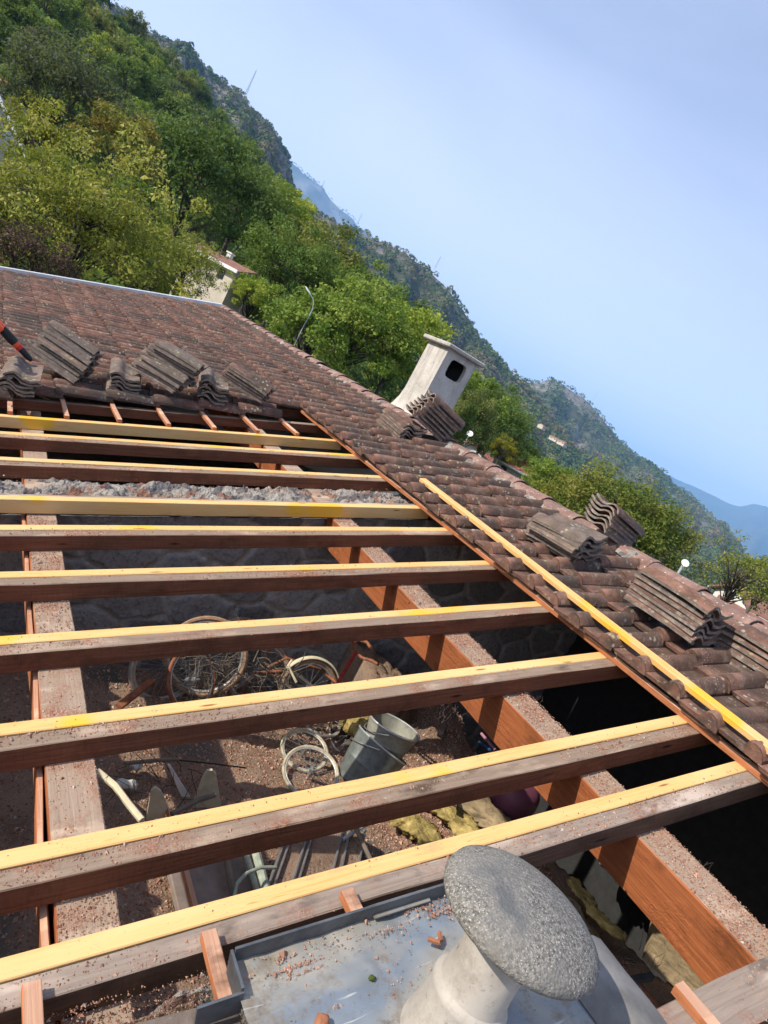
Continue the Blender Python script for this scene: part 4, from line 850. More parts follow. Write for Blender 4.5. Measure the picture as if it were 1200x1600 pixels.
# rusty rods with an angle iron
q0 = at_z(1000, 1560, -2.15); rg = empty('rusty_grate', q0, 'rusty iron rods under a dark angle bar, right of the pebbled vent cap', 'grate')
b = MB(); a0 = at_z(944, 1540, -2.08)-q0; a1 = at_z(1018, 1526, -2.08)-q0; b.tube([a0, a1], .022, 4); b.build('angle_bar', MT['zinc_dark'], rg)
for (px, py, qx, qy) in ((962, 1545, 1000, 1592), (976, 1540, 1018, 1590), (990, 1543, 1024, 1588), (1000, 1536, 1034, 1580)):
    b = MB(); c0 = at_z(px, py, -2.12)-q0; c1 = at_z(qx, qy, -2.12)-q0; b.tube([c0, c1+(c1-c0)*.4], .008, 6); b.build('rod', MT['rust'], rg)
# dead leaf, shell and moss on the zinc
lump('dead_leaf', roof(.585, .745, -1.435), (.022, .014, .012), 'dry_leaf', 'brown curled dead leaf on the grey zinc apron', 'leaf', 8, .5, 16, .9)
lump('moss_tuft', roof(.73, .80, -1.445), (.009, .006, .006), 'moss', 'small green moss tuft on the grey zinc apron', 'moss', 9, .6, 12)
b = MB(); b.tube([Vector((-.03, .012, .004)), Vector((-.012, -.006, .012)), Vector((0, 0, .01)), Vector((.012, .022, .008))], .006, 6); tag(b.build('clay_shard', MT['dry_leaf'], None, loc=roof(.92, .82, -1.445), smooth=True), 'curved orange clay shard on the zinc beside the vent pipe', 'shard')
# ---------------------------------------------------------------- terrain
def interp(x, pts): xs, ys = zip(*pts); return np.interp(x, xs, ys)
CREST_A = [(-40, 10), (-10, 13.0), (-3.4, 12.9), (3.1, 11.6), (8.1, 10.9), (12.6, 9.0), (16.7, 8.0), (18, 7.3), (21.6, 5.6), (24, 4.2), (28, 2.6), (30, 1.4), (34.3, .2), (38, -.4), (43, -1.2), (50, -4), (70, -6)]
RA = 265.0
def ground_z(X, Y):
    """height of the ground outside, relative to the camera"""
    r = np.hypot(X, Y); az = np.degrees(np.arctan2(X, Y))
    base = -5.8-.03*np.maximum(X-9, 0)-.02*np.maximum(r-40, 0)*np.clip((az-20)/25, 0, 1)
    cz = RA*np.tan(np.radians(interp(az, CREST_A)))
    t = np.clip((r-55)/(RA-55), 0, 1.0); up = base*(1-t)+cz*t**1.15
    dn = cz-(r-RA)*.5
    z = np.where(r < RA, up, np.maximum(dn, -60.0)); z = np.where(Y < 0, base, z)
    z = z+np.clip((r-60)/60, 0, 1)*1.6*fbm(X/28, Y/28, 41)
    return z
def polar(name, mat, az0, az1, r0, r1, na, nr, zf, attr=None, kind='structure', skirt=False):
    a = np.radians(np.linspace(az0, az1, na)); r = np.linspace(r0, r1, nr); A, Rr = np.meshgrid(a, r, indexing='ij')
    X, Y = Rr*np.sin(A), Rr*np.cos(A); Z = zf(X, Y); n = fbm(X/(r1*.12), Y/(r1*.12), 77)
    at = np.zeros((X.size, 1), dtype=np.float32); at[:, 0] = (attr(X, Y, Z) if attr else .5*n).ravel()
    o = link(name, grid_mesh(name, mat, Y*0+X, Y, Z, at)); return tag(o, kind=kind)
# one sheet around the house, out to the foot of the mountains
rr = np.concatenate([np.linspace(0, 60, 30), np.linspace(64, 420, 90)]); aa = np.radians(np.linspace(-180, 180, 241))
A, Rr = np.meshgrid(aa, rr, indexing='ij'); X, Y = Rr*np.sin(A), Rr*np.cos(A)
o = link('ground', grid_mesh('ground', 'near_ground', X, Y, ground_z(X, Y), np.zeros((X.size, 1)))); tag(o, kind='structure')
b = MB(); b.box((-16000, -16000, -91), (16000, 16000, -90.5)); tag(b.build('valley_floor', MT['far_mountain']), kind='structure')
def ridge_fn(crest, rc, rfoot, zfoot, amp, seed, pw=1.0, back=.6, rough=25.):
    def zf(X, Y):
        r = np.hypot(X, Y); az = np.degrees(np.arctan2(X, Y)); cz = rc*np.tan(np.radians(interp(az, crest)))
        t = np.clip((r-rfoot)/(rc-rfoot), 0, 1); up = zfoot*(1-t)+cz*t**pw; z = np.where(r < rc, up, cz-(r-rc)*back)
        gull = fbm(az/2.3, r/(rc*.45), seed, 3)
        return z+amp*np.sin(np.pi*np.clip(t, 0, 1))*gull*1.2+amp*.12*fbm(X/rough, Y/rough, seed+3)*np.clip((r-rfoot)/100, 0, 1)
    return zf
TB = [(-6, 12), (4, 13), (7, 13.1), (8.1, 12.95), (10, 13.05), (12.0, 12.75), (14, 12.0), (15.6, 11.35), (16.4, 10.8), (17, 9.9), (18, 8.6), (21, 6), (30, 0), (40, -3)]
TC = [(6, 12), (12, 12), (15, 11.4), (16.9, 10.95), (18, 10.8), (19.5, 10.6), (20.5, 10.1), (22, 9.85), (23.2, 9.5), (24.2, 9.35), (25.3, 9.0), (27, 8.4), (30, 7), (36, 4), (45, 0)]
TD = [(17, 8.2), (21, 8.8), (23.5, 9.0), (25, 9.15), (26.5, 9.35), (28, 9.3), (30, 9.1), (31.6, 8.8), (33, 8.1), (34.5, 7.3), (36.5, 6.25), (38.5, 5.6), (40.5, 5.05), (42, 4.5), (45, 3.2), (50, 1.5), (56, .2), (66, -1.5), (75, -2)]
TE = [(34, 4), (38, 4.8), (40.5, 5.2), (41.6, 5.6), (42.4, 6.2), (43.3, 6.3), (44.5, 6.2), (46, 6.0), (48, 5.2), (50.5, 4.25), (52.2, 4.0), (54, 3.8), (56, 3.3), (58.5, 2.6), (60.5, 2.1), (62.5, .9), (65, -.3), (72, -2)]
TF_ = [(45, 3.2), (50, 3.6), (54, 3.9), (57.1, 3.9), (58.5, 4.1), (59.6, 4.4), (60.3, 4.9), (61.2, 5.0), (61.8, 4.6), (64, 4.2), (70, 4.5), (80, 4.0)]
fB = ridge_fn(TB, 1150, 420, -40, 40, 5, .9); fC = ridge_fn(TC, 7000, 4100, -50, 130, 6, 1.6, rough=180); fD = ridge_fn(TD, 1150, 330, -60, 26, 7, 1.35); fE = ridge_fn(TE, 2000, 800, -80, 45, 8, 1.4, rough=60); fF = ridge_fn(TF_, 11000, 6500, -80, 260, 9, 1.3, rough=400)
polar('hill', 'cliff_ground', -12, 34, 420, 1500, 200, 90, fB, lambda X, Y, Z: fbm(X/40, Y/40, 2)*.5+np.clip((Z-110)/130, 0, 1)*.7)
polar('mountain', 'far_mountain', 2, 40, 4000, 9000, 320, 110, fC, lambda X, Y, Z: .25*fbm(X/330, Y/330, 2)+.75*np.exp(-((Z/Z.max()-.72)/.16)**2))
polar('hill', 'hill_ground', 14, 78, 330, 1600, 420, 180, fD, lambda X, Y, Z: .35*fbm(X/60, Y/60, 3)+np.clip((Z-110)/60, 0, 1)*.5)
polar('hill', 'hill_ground', 30, 78, 800, 2600, 300, 140, fE, lambda X, Y, Z: .3*fbm(X/90, Y/90, 4)+.9*np.exp(-((Z-215)/35)**2)+.2)
polar('mountain', 'far_mountain', 35, 85, 6400, 13500, 260, 80, fF)
# ---------------------------------------------------------------- trees
def crown_mesh(name, mat, seed, Rr, H, nl, ls, nclump=46, shape=1.0, spread=.22, asp=.62, droop=0, fill=.45):
    """leaf-sized faces in clumps through the crown volume; centre of crown at z = 0"""
    r = np.random.default_rng(seed); d = r.normal(size=(nclump, 3)); d /= np.linalg.norm(d, axis=1)[:, None]
    d[:, 2] = np.where(d[:, 2] < -.55, -d[:, 2]*.5, d[:, 2])
    rad = r.uniform(.10 if fill > .5 else .30, 1.0, nclump)**fill; rad *= r.uniform(.8, 1.08, nclump)
    C = d*rad[:, None]*np.array([Rr, Rr, H/2]); tz = (C[:, 2]/(H/2)+1)/2
    if shape != 1: C[:, :2] *= (1-tz*(1-shape))[:, None]
    cs = r.uniform(.6, 1.3, nclump)*spread*Rr
    ci = r.integers(0, nclump, nl); off = r.normal(size=(nl, 3)); ln = np.linalg.norm(off, axis=1)[:, None]; off = off/ln*np.minimum(ln, 2.0)
    off[:, 2] *= .7; P = C[ci]+off*cs[ci][:, None]*.62
    n = off/np.linalg.norm(off, axis=1)[:, None]*.7+r.normal(size=(nl, 3))*.75+np.array([0, 0, .45]); n /= np.linalg.norm(n, axis=1)[:, None]
    t = np.cross(n, r.normal(size=(nl, 3))); t /= np.linalg.norm(t, axis=1)[:, None]; t[:, 2] -= droop; w = np.cross(n, t)
    s = ls*np.exp(r.normal(0, .3, nl))[:, None]; fold = n*s*.18
    V = np.stack([P-t*s, P+w*s*asp-fold, P+t*s, P-w*s*asp-fold], 1).reshape(-1, 3); Q = np.arange(nl*4).reshape(-1, 4)
    cr = r.uniform(0, 1, nclump); at = np.clip(cr[ci]*.75+r.uniform(0, 1, nl)*.35-.03, 0, 1); return np_mesh(name, V, Q, MT[mat], np.repeat(at[:, None], 4, 0)), C
def trunk_mesh(name, seed, C, zc, Ht, r0, nlimb=12, low=.35, tips=1.0, deep=0):
    """tapered trunk with limbs reaching into the clumps (z = 0 at the ground, crown centre at zc)"""
    r = random.Random(seed); b = MB(); top = Vector((r.gauss(0, .03)*Ht, r.gauss(0, .03)*Ht, zc+.25*(Ht-zc)))
    tp = [Vector((0, 0, -.4-deep)), Vector((r.gauss(0, .01)*Ht, r.gauss(0, .01)*Ht, top.z*.33)), Vector((top.x*.6, top.y*.6, top.z*.66)), top]
    b.tube(tp, [r0*1.15, r0*.85, r0*.6, r0*.2], 8)
    idx = list(range(len(C))); r.shuffle(idx)
    for i in idx[:nlimb]:
        e = Vector(C[i])+Vector((0, 0, zc)); s0 = tp[1].lerp(tp[2], r.uniform(0, 1)) if r.random() < .6 else tp[2].lerp(tp[3], r.random()*.8)
        m_ = s0.lerp(e, .5)+Vector((0, 0, .06*Ht)); b.tube([s0, m_, s0.lerp(e, tips)], [r0*.34, r0*.2, r0*.05], 5)
    return b.mesh(name, MT['bark'], 'all')
def kind_of_tree(mat, seed, Rr, H, nl, ls, **kw):
    cl = kw.pop('clear', .25); limb = kw.pop('nlimb', 10); r0 = kw.pop('r0', .022); tips = kw.pop('tips', 1.0); deep = kw.pop('deep', 0)
    me, C = crown_mesh('crown', mat, seed, Rr, H, nl, ls, **kw); zc = H*(cl+.5); Ht = H*(1+cl)
    return dict(crown=me, trunk=trunk_mesh('trunk', seed, C, zc, Ht, r0*Ht, limb, tips=tips, deep=deep), zc=zc, H=Ht, R=Rr)
def place_tree(T, loc, s, rz, label, cat, group=None, name='tree', sz=1.0):
    root = empty(name, loc, label, cat, group); root.rotation_euler = (0, 0, rz); root.scale = (s, s, s*sz)
    c = link('crown', T['crown'], root, (0, 0, T['zc'])); t = link('trunk', T['trunk'], root); return root
def gz(x, y): return float(ground_z(np.array([x]), np.array([y]))[0])
def hero(px, py, d, T, s, label, cat='tree', group='trees behind the roof', rz=0, name='broadleaf_tree', sz=1.0):
    """crown centred where the ray through px,py reaches distance d; the trunk is stretched down to the ground"""
    p = at_d(px, py, d); g = gz(p.x, p.y); root = empty(name, (p.x, p.y, g), label, cat, group); root.rotation_euler = (0, 0, rz)
    c = link('crown', T['crown'], root, (0, 0, p.z-g)); c.scale = (s, s, s*sz); dz = p.z-g-T['zc']*s*sz
    t = link('trunk', T['trunk'], root, (0, 0, dz)); t.scale = (s, s, s*sz); return root
big = kind_of_tree
K = {
 'dark': [big('leaf_dark', 100+i, 5.2, 9.5, 4200, .24, nclump=54) for i in range(3)],
 'mid': [big('leaf_mid', 110+i, 5.0, 9.0, 4200, .24, nclump=50) for i in range(3)],
 'bright': [big('leaf_bright', 120+i, 4.6, 8.5, 4000, .23, nclump=48) for i in range(2)],
 'olive': [big('leaf_olive', 130+i, 4.8, 9.0, 3800, .23, nclump=44) for i in range(2)],
 'grey': [big('leaf_grey', 140+i, 4.6, 10, 3600, .22, nclump=44, shape=.6) for i in range(2)],
 'yellow': [big('leaf_yellow', 150, 3.6, 6.5, 3000, .2, nclump=36)],
 'orange': [big('leaf_orange', 155, 4.0, 7.5, 3200, .2, nclump=40)],
 'conifer': [big('leaf_dark', 160, 3.0, 13, 4200, .2, nclump=60, shape=.12, spread=.3, clear=.08)],
}
TL = {'dark': 'dark green broadleaf tree in the wood on the near hillside', 'mid': 'mid green broadleaf tree in the wood on the near hillside', 'bright': 'bright yellow-green tree among darker ones on the near hillside', 'olive': 'olive green tree in the wood on the near hillside', 'grey': 'tall grey-green tree in the wood on the near hillside', 'yellow': 'small yellowing tree on the near hillside', 'orange': 'orange-tinted autumn tree on the near hillside', 'conifer': 'dark pointed conifer on the near hillside'}
r = random.Random(77); pts = []; tries = 0
while len(pts) < 262 and tries < 60000:
    tries += 1; az = r.uniform(-6.5, 42); d = math.sqrt(r.uniform(62**2, (RA+6)**2)); 
    if r.random() > .45+.55*(d/RA): continue
    x, y = d*math.sin(R(az)), d*math.cos(R(az)); sp = 5.6+3.6*d/RA
    if az > 12 and d < 75: continue
    if all((x-a)**2+(y-c)**2 > sp*sp for a, c, _ in pts): pts.append((x, y, d))
for x, y, d in pts:
    az = math.degrees(math.atan2(x, y)); q = r.random()
    n_ = vnoise(np.array([x/38.+3]), np.array([y/38.]), 19)[0]
    if n_ > .25: kd = r.choices(['bright', 'mid', 'olive', 'yellow'], [5, 4, 2, .25])[0]
    elif n_ < -.15: kd = r.choices(['dark', 'mid', 'grey', 'conifer', 'olive'], [6, 2, 2, .7, 1])[0]
    else: kd = r.choices(['mid', 'dark', 'olive', 'grey', 'bright', 'orange'], [5, 4, 2, 2, 2, .1])[0]
    T_ = r.choice(K[kd]); place_tree(T_, (x, y, gz(x, y)-.8), r.uniform(.62, 1.0)*(.82+.2*d/RA), r.uniform(0, 6.28), TL[kd], 'tree', 'trees covering the near hillside', 'conifer' if kd == 'conifer' else 'broadleaf_tree', r.uniform(.85, 1.2))
# undergrowth closing the gaps between the trees
rn = np.random.default_rng(5)
def scatter_leaves(name, mat, n, size, az0, az1, d0, d1, zf, label, cat, seed, lift=1.5, clump=0):
    r = np.random.default_rng(seed); az = np.radians(r.uniform(az0, az1, n)); d = np.sqrt(r.uniform(d0**2, d1**2, n)); X, Y = d*np.sin(az), d*np.cos(az); Z = zf(X, Y)+r.uniform(0, lift, n)
    P = np.stack([X, Y, Z], -1); nn = r.normal(size=(n, 3))*.7+np.array([0, 0, .7]); nn /= np.linalg.norm(nn, axis=1)[:, None]; t = np.cross(nn, r.normal(size=(n, 3))); t /= np.linalg.norm(t, axis=1)[:, None]; w = np.cross(nn, t)
    s = size*np.exp(r.normal(0, .35, n))[:, None]; V = np.stack([P-t*s, P+w*s*.7, P+t*s, P-w*s*.7], 1).reshape(-1, 3)
    o = link(name, np_mesh(name, V, np.arange(n*4).reshape(-1, 4), MT[mat], np.repeat(r.uniform(0, 1, (n, 1)), 4, 0))); return tag(o, label, cat, kind='stuff')
scatter_leaves('undergrowth', 'leaf_mid', 90000, .33, -8, 44, 50, RA+8, ground_z, 'green undergrowth between the trees of the near hillside', 'undergrowth', 4, 3.2)
# far woods: every crown a small cluster of leaf-clump faces, one mass per mountain
def far_wood(name, n, R0, az0, az1, d0, d1, zf, label, seed, k_=26, dens=None, hmax=1.0):
    r = np.random.default_rng(seed); az = r.uniform(az0, az1, n); d = d0+(d1-d0)*r.uniform(0, 1, n)**.8; a = np.radians(az); X, Y = d*np.sin(a), d*np.cos(a)
    Z = zf(X, Y)
    if dens is not None: keep = dens(az, d, Z, X, Y) > r.uniform(0, 1, n); X, Y, Z = X[keep], Y[keep], Z[keep]
    n = len(X); Rs = R0*r.uniform(.55, 1.25, n); tone = np.clip(.42+.33*fbm(X/(R0*22), Y/(R0*22), seed, 3)+r.normal(0, .17, n)+.10*(r.random(n) < .12)*2, 0, 1)
    dd = r.normal(size=(n, k_, 3)); dd /= np.linalg.norm(dd, axis=2)[..., None]; dd[..., 2] = np.abs(dd[..., 2])*1.15-.25
    P = np.stack([X, Y, Z+Rs*.75], -1)[:, None, :]+dd*Rs[:, None, None]*r.uniform(.7, 1.05, (n, k_, 1))
    nn = dd+r.normal(size=dd.shape)*.45; nn /= np.linalg.norm(nn, axis=2)[..., None]; t = np.cross(nn, r.normal(size=dd.shape)); t /= np.linalg.norm(t, axis=2)[..., None]; w = np.cross(nn, t)
    s = (Rs*(.34 if k_ < 12 else .27))[:, None, None]*np.exp(r.normal(0, .25, (n, k_, 1))); V = np.stack([P-t*s, P+w*s*.8, P+t*s, P-w*s*.8], 2).reshape(-1, 3)
    at = np.clip(np.repeat(tone, k_)+r.normal(0, .07, n*k_), 0, 1); o = link(name, np_mesh(name, V, np.arange(n*k_*4).reshape(-1, 4), MT['forest_far'], np.repeat(at[:, None], 4, 0))); return tag(o, label, 'forest', kind='stuff')
far_wood('forest', 5200, 3.7, -2, 24, 700, 1156, fB, 'dark bluish trees clinging to the rocky ridge behind the near wood', 1, 34, lambda az, d, Z, X, Y: .72+.55*fbm(X/30, Y/30, 66))
far_wood('forest', 13000, 4.6, 19, 76, 420, 1152, fD, 'mixed green and rusty wood covering the middle mountain', 2, 28, lambda az, d, Z, X, Y: np.where(Z > 125, .55, 1.0)+.4*fbm(X/45, Y/45, 67))
far_wood('forest', 9500, 6.5, 36, 74, 950, 2004, fE, 'brownish green scrub wood covering the farther rounded summit', 3, 16, lambda az, d, Z, X, Y: .72+.5*fbm(X/80, Y/80, 68))
far_wood('forest', 9000, 13, 12, 32, 5200, 7006, fC, 'blue hazy woods on the distant cliff mountain', 4, 10, lambda az, d, Z, X, Y: .55+.9*fbm(X/400, Y/400, 69)-.5*np.exp(-((Z/1300-.72)/.13)**2))
# ---------------------------------------------------------------- trees one can tell apart, close behind the roof
cherry = big('leaf_cherry', 201, 4.0, 6.2, 16500, .056, nclump=230, spread=.095, clear=.10, nlimb=70, r0=.012, fill=.8, asp=.5, tips=1.08, deep=9)
lin = big('leaf_linden', 202, 4.2, 6.6, 17000, .085, nclump=110, spread=.2, clear=.2, nlimb=30, deep=9)
br1 = big('leaf_bright', 203, 3.4, 5.5, 11000, .085, nclump=95, spread=.15, nlimb=40, clear=.25, deep=9)
br2 = big('leaf_bright', 204, 4.0, 6.2, 13000, .09, nclump=110, spread=.14, nlimb=40, clear=.25, deep=9)
md1 = big('leaf_mid', 205, 4.4, 7.0, 15000, .10, nclump=90, spread=.2, nlimb=30, deep=9)
dk1 = big('leaf_dark', 206, 4.2, 7.5, 13000, .10, nclump=80, spread=.22, nlimb=20, deep=9)
ol1 = big('leaf_olive', 207, 4.0, 6.4, 12000, .10, nclump=90, spread=.16, nlimb=40, deep=9)
yel = big('leaf_yellow', 208, 2.6, 4.6, 5200, .075, nclump=46, spread=.2, nlimb=36, clear=.3, deep=9)
org = big('leaf_orange', 209, 2.4, 4.2, 6500, .075, nclump=44, spread=.22, nlimb=16, deep=9)
pur = big('leaf_purple', 210, 2.2, 3.4, 5000, .06, nclump=44, spread=.22, nlimb=26, deep=9)
gr1 = big('leaf_grey', 214, 4.2, 7.5, 12000, .10, nclump=90, spread=.2, nlimb=20, deep=9)
con = big('leaf_dark', 211, 1.7, 8.5, 8000, .09, nclump=80, shape=.15, spread=.35, clear=.05, deep=9)
thin = big('leaf_cherry', 212, 2.8, 4.6, 4200, .07, nclump=60, spread=.19, nlimb=56, clear=.25, tips=1.06, deep=9)
hero(130, 350, 21.5, cherry, .94, 'yellow-green fruit tree with bare twigs right behind the far roof edge', rz=.4, name='fruit_tree')
hero(-25, 330, 24, cherry, .85, 'fruit tree cut by the left picture edge', rz=2.6, name='fruit_tree')
hero(225, 425, 24.5, cherry, .56, 'lower spreading twiggy branches of a fruit tree by the brown-roofed house', rz=4.1, name='fruit_tree')
hero(55, 215, 34, yel, .62, 'small bright yellow sapling above the fruit tree on the left')
hero(192, 232, 42, org, .95, 'orange and yellow autumn tree above the fruit tree')
hero(95, 150, 60, gr1, 1.1, 'grey-green feathery tree in the upper left wood', name='broadleaf_tree')
hero(60, 415, 19, pur, .55, 'reddish purple shrub peeking over the zinc roof edge', 'shrub', name='shrub')
hero(292, 412, 24.5, cherry, .40, 'outermost thin branches of the fruit trees in front of the brown-roofed house', rz=5.3, name='fruit_tree')
hero(388, 458, 33, br1, .26, 'small green bush hiding the wall of the brown-roofed house', 'bush', rz=1.2, name='bush')
hero(305, 285, 50, dk1, 1.1, 'big dark green tree right of the fruit tree')
hero(378, 322, 58, dk1, 1.0, 'dark tree standing directly above the brown-roofed house', rz=2)
hero(440, 335, 62, br1, 1.0, 'light green tree with a yellow top right of the dark tree', rz=1)
hero(455, 420, 44, md1, .72, 'loose mid green tree right of the brown-roofed house')
hero(490, 420, 52, ol1, 1.15, 'olive green tree behind the street lamp', rz=1)
hero(400, 470, 36, br1, .55, 'low bright green bush just over the far roof corner', rz=3, name='bush')
hero(490, 525, 30, br1, .72, 'bright green young tree beside the curved street lamp', rz=.7)
hero(560, 522, 31, br2, .72, 'bright yellow-green leafy tree left of the chimney', rz=2.4)
hero(625, 545, 33, br2, .72, 'yellow-green tree touching the left side of the chimney', rz=4.6)
hero(530, 475, 46, md1, .7, 'green tree rising behind the bright leafy tree', rz=5)
hero(635, 520, 70, K['dark'][1], .7, 'dark tree left of the chimney top', name='broadleaf_tree')
hero(585, 470, 80, K['mid'][1], .8, 'mid green tree above the bright leafy trees', name='broadleaf_tree')
hero(742, 618, 50, br1, .72, 'bright rounded tree right of the chimney', rz=1.9)
hero(735, 660, 44, ol1, .5, 'slim olive tree just right of the chimney foot', rz=.2, sz=1.5)
hero(775, 655, 60, md1, .8, 'mid green tree right of the chimney trees', rz=3.9)
hero(718, 676, 36, con, .42, 'small dark conifer tip behind the ridge beside the steep tile pile', name='conifer')
hero(765, 690, 58, dk1, .45, 'dark small tree below the reddish roof', rz=1)
hero(787, 702, 56, yel, .5, 'small orange-yellow tree beyond the reddish roof')
hero(812, 715, 60, md1, .5, 'round green tree beyond the orange-yellow one', rz=5)
hero(860, 752, 42, br1, .55, 'light green shrub over the ridge left of the linden', rz=2)
hero(845, 765, 46, br2, .4, 'small light green tree at the left foot of the linden', rz=2.9)
hero(955, 806, 33, lin, .70, 'large golden-green linden rising behind the ridge', rz=0)
hero(1015, 838, 34, lin, .56, 'right-hand lobe tree of the golden-green linden pair', rz=2.5)
hero(895, 788, 40, lin, .56, 'left shoulder linden, partly behind the big golden-green one', rz=4.4)
hero(1155, 905, 36, thin, .78, 'thin yellow-green tree at the right picture edge', rz=1)
hero(1195, 915, 44, thin, .7, 'sparse yellow-green tree cut by the right picture edge', rz=3)
# ---------------------------------------------------------------- houses, lamps, masts
def cottage(p, rz, w, l, h, rh, wall, roofm, label, chim=True, group=None, win=2, base=-4):
    root = empty('cottage', p, label, 'house', group); root.rotation_euler = (0, 0, rz)
    b = MB(); b.box((-w/2, -l/2, base), (w/2, l/2, h)); b.add([(-w/2, -l/2, h), (w/2, -l/2, h), (0, -l/2, h+rh)], [(0, 1, 2)]); b.add([(-w/2, l/2, h), (w/2, l/2, h), (0, l/2, h+rh)], [(0, 2, 1)]); b.build('wall', MT[wall], root)
    o_ = .09*w; s_ = rh/(w/2); b = MB()
    for sg in (-1, 1):
        x1 = sg*(w/2+o_); z1 = h-o_*s_; vs = [(0, -l/2-o_, h+rh+.02), (0, l/2+o_, h+rh+.02), (x1, l/2+o_, z1), (x1, -l/2-o_, z1)]; vs += [(x, y, z+.03*w) for x, y, z in vs]
        b.add(vs, [(0, 1, 2, 3), (7, 6, 5, 4), (0, 4, 5, 1), (1, 5, 6, 2), (2, 6, 7, 3), (3, 7, 4, 0)])
    rf = b.build('roof', MT[roofm], root)
    b = MB()
    for sg in (-1, 1):
        x1 = sg*(w/2+o_+.1); z1 = h-o_*s_; b.box((min(x1, x1-.1*sg), -l/2-o_, z1-.06), (max(x1, x1-.1*sg), l/2+o_, z1+.1))
    b.build('gutter', MT['white_paint'], rf)
    if chim:
        b = MB(); q_ = w*.1; b.box((q_, l*.1, h+.1), (q_*2, l*.1+q_, h+rh+.35)); b.box((q_*.8, l*.1-q_*.2, h+rh+.35), (q_*2.2, l*.1+q_*1.2, h+rh+.42)); b.build('chimney', MT['house_wall_white'], rf)
    ww = min(.5, .075*w)
    for i in range(win):
        b = MB(); y_ = -l/2+l*(i+.5)/win; b.box((-w/2-.03, y_-ww, h-3.6*ww), (-w/2-.01, y_+ww, h-1.2*ww)); b.build('window', MT['window_dark'], root)
        b = MB(); x_ = -w/2+w*(i+.5)/win; b.box((x_-ww, -l/2-.03, h-3.6*ww), (x_+ww, -l/2-.01, h-1.2*ww)); b.build('window', MT['window_dark'], root)
    return root
p = at_d(358, 412, 37); cottage(p, R(38), 2.5, 3.0, -.2, .32, 'house_wall', 'house_roof', 'small cream house with a brown roof glimpsed beyond the fruit tree', True)
p = at_d(742, 712, 75); cottage(p, R(-50), 5.5, 7, .2, .9, 'house_wall_white', 'house_roof_red', 'house with a dark red roof and white gutter right behind the ridge', False)
p = at_d(822, 745, 60); cottage(p, R(20), 4, 5, .3, .9, 'house_wall', 'house_roof_red', 'tiny red-roofed house left of the linden', False)
for px, py, d, rz, lab in ((865, 687, 640, .3, 'tiny white house highest up the wooded middle mountain'), (808, 702, 420, .9, 'white house low on the middle mountain right of the chimney'), (806, 663, 560, 1.4, 'tiny pale house among trees right of the chimney'), (878, 694, 600, .1, 'small pale house just right of the highest white house'), (846, 668, 600, 2.0, 'tiny pinkish house high on the middle mountain')):
    p = at_d(px, py, d); cottage(p, rz, 5.0, 8, 1.6, 1.2, 'house_wall', 'house_roof_red' if 'pink' in lab else 'house_roof', lab, False, 'distant houses on the wooded mountain', 2, -1.5)
for px, py, d, rz, lab in ((1182, 985, 60, .5, 'white house wall showing behind the ridge at the right edge'), (1190, 950, 75, 1.1, 'pale house beyond the thin yellow tree at the right edge')):
    p = at_d(px, py, d); cottage(p-Vector((0, 0, 1.5)), rz, 6, 6, 1.0, 1.3, 'house_wall_white', 'house_roof', lab, False)
# terrace with white rail at the left edge
p = at_d(0, 215, 40); tr_ = empty('retaining_wall', p, 'grey stone terrace wall with a white handrail at the left picture edge', 'wall')
b = MB(); b.box((-5, -.3, -4), (.75, .3, 1.2)); b.build('stonework', MT['retaining_wall'], tr_)
b = MB(); q0 = at_d(-2, 150, 39.3)-p; q1 = at_d(42, 250, 38.4)-p; b.tube([q0, q0.lerp(q1, .5), q1], .07, 8); b.build('handrail', MT['white_paint'], tr_, smooth=True)
p = at_d(-5, 138, 70); cottage(p-Vector((0, 0, .6)), .4, 5, 5, .2, 1.0, 'house_wall', 'house_roof_red', 'pinkish roof peeking out of the trees at the left edge', False)
def street_lamp(pts, d, r_, label, head=True):
    P_ = [at_d(x, y, d) for x, y in pts]; base = P_[0].copy(); g = gz(base.x, base.y); root = empty('street_lamp', (base.x, base.y, g), label, 'street lamp')
    o0 = Vector((base.x, base.y, g)); b = MB(); b.tube([Vector((0, 0, -.2))]+[q-o0 for q in P_], [r_*1.3]+[r_]*len(P_), 8); b.build('post', MT['galvanised'], root, smooth=True)
    e = P_[-1]-o0; dd = (P_[-1]-P_[-2]).normalized(); b = MB(); b.lathe([(.001, -.02), (r_*1.6, .05), (r_*1.9, .2), (r_*1.2, .38), (.001, .42)], 12, M=frame_axis(e, dd)); b.build('lamp_head', MT['white_paint'], root, smooth=True); return root
street_lamp([(476, 506), (483, 494), (488, 484), (490, 474), (489, 467), (486, 462)], 28.5, .02, 'curved grey street lamp among bright green trees')
# satellite dishes
def dish(px, py, d, rad, label):
    p = at_d(px, py, d); g = gz(p.x, p.y); root = empty('satellite_dish', (p.x, p.y, p.z-1.3), label, 'satellite dish')
    n_ = (Vector((-.55, -.55, .5))); b = MB(); b.lathe([(.001, 0), (rad*.5, rad*.05), (rad*.85, rad*.15), (rad, rad*.22), (rad, rad*.26), (rad*.5, rad*.09), (.001, rad*.04)], 24, M=frame_axis(Vector((0, 0, 1.3)), n_)); b.build('reflector', MT['white_paint'], root, smooth=True)
    b = MB(); b.tube([Vector((.02, .02, -6)), Vector((.02, .02, .8)), Vector((.02, .02, 1.28))], .03, 8); b.build('mast', MT['galvanised'], root, smooth=True)
    b = MB(); b.tube([Vector((0, 0, 1.2)), Vector((0, 0, 1.2))+Vector((-.25, -.25, .12))*rad*2], .012, 6); b.build('feed_arm', MT['galvanised'], root, smooth=True)
dish(1070, 880, 16, .085, 'white satellite dish poking up behind the ridge before the far mountain')
dish(734, 678, 42, .20, 'small white satellite dish on the dark red roof')
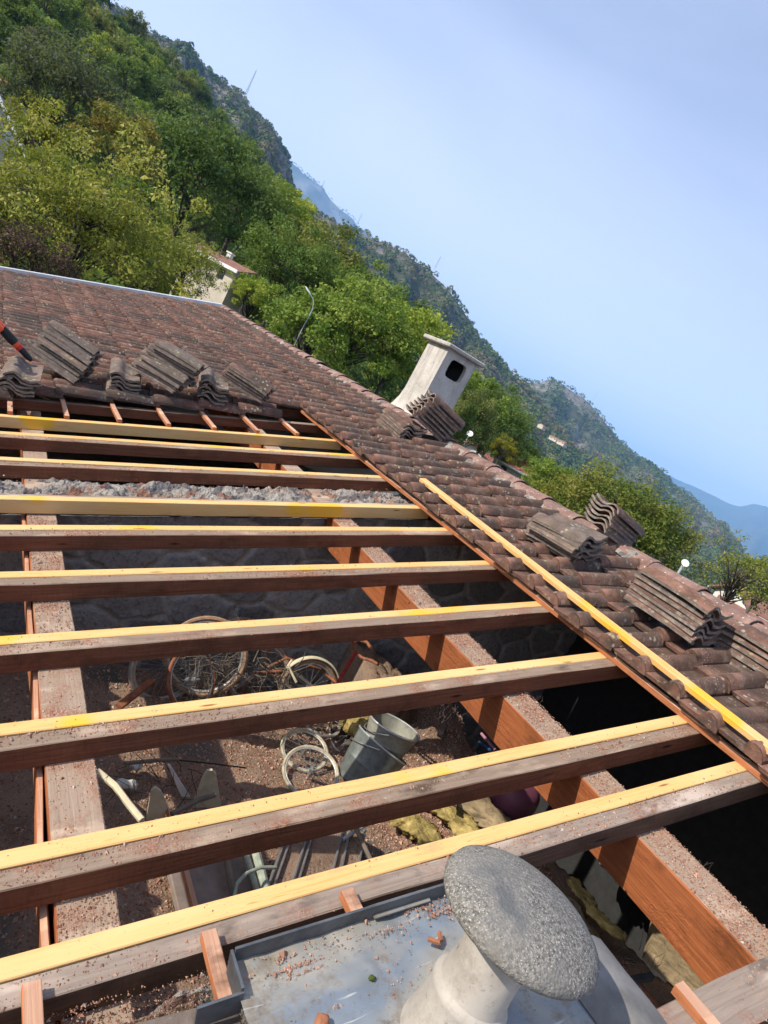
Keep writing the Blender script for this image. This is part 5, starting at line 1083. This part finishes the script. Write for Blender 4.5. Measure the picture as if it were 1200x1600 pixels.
# lattice masts and pylons on the skylines
def lattice(px, py, qx, qy, d, zf, label, cat='mast', w=.035, arms=0, name='radio_mast'):
    a = at_d(px, py, d); c = at_d(qx, qy, d); H = (c-a).length; root = empty(name, a, label, cat, 'masts and pylons on the skyline'); wd = H*w; b = MB(); th_ = H*.006
    for sx in (-1, 1):
        for sy in (-1, 1): b.tube([(sx*wd, sy*wd, -H*.2), (sx*wd*.3, sy*wd*.3, H)], th_, 4)
    n = 12
    for i in range(n):
        z0, z1 = H*i/n, H*(i+1)/n; w0, w1 = wd*(1-.7*i/n), wd*(1-.7*(i+1)/n)
        for (ax_, ay, bx_, by) in ((-1, -1, 1, -1), (1, -1, 1, 1), (1, 1, -1, 1), (-1, 1, -1, -1)): b.tube([(ax_*w0, ay*w0, z0), (bx_*w1, by*w1, z1)], th_*.7, 4)
    b.build('lattice', MT['galvanised'], root)
    for i in range(arms):
        b = MB(); z = H*(.72+.13*i); L_ = H*(.22-.04*i); b.tube([(-L_, 0, z), (0, 0, z+H*.03), (L_, 0, z)], th_, 4); b.build('arm', MT['galvanised'], root)
    return root
lattice(384, 147, 398, 108, 1130, fB, 'tall thin radio mast on the rocky ridge of the upper left skyline')
lattice(501, 296, 497, 280, 6950, fC, 'faint pylon, left of the two on the blue cliff skyline', 'pylon', .06, 2, 'pylon')
lattice(557, 352, 554, 331, 6950, fC, 'faint pylon, right of the two on the blue cliff skyline', 'pylon', .06, 2, 'pylon')
lattice(680, 418, 687, 399, 1145, fD, 'thin mast on the skyline of the middle mountain', 'mast', .03)
lattice(928, 623, 932, 611, 1990, fE, 'tiny mast on the farther rounded summit', 'mast', .04)
lattice(888, 600, 889, 592, 1990, fE, 'tiny pylon at the top of the farther rounded summit', 'pylon', .08, 2, 'pylon')
lattice(1021, 737, 1025, 727, 1990, fE, 'tiny mast low on the long right-hand skyline', 'mast', .04)
# ---------------------------------------------------------------- air: one closed box of pale haze
b = MB(); b.box((-14500, -3000, -140), (14500, 14500, 1500)); hz = b.build('haze', MT['dirt']); hz.data.materials.clear()
hm = bpy.data.materials.new('haze'); hm.use_nodes = True; ht = hm.node_tree; ht.nodes.clear()
ho = ht.nodes.new('ShaderNodeOutputMaterial'); pv = ht.nodes.new('ShaderNodeVolumePrincipled'); ht.links.new(pv.outputs[0], ho.inputs['Volume'])
pv.inputs['Color'].default_value = (.34, .62, 1.0, 1); pv.inputs['Density'].default_value = .00011; pv.inputs['Anisotropy'].default_value = 0
hz.data.materials.append(hm); tag(hz, 'pale blue haze fading the far mountains', 'haze', kind='stuff'); hm.cycles.homogeneous_volume = True
for o in list(col.objects):          # nothing that is laid on the ground stays untagged
    if o.parent is None and o.type == 'EMPTY' and not o.get('label'): print('UNLABELLED', o.name)
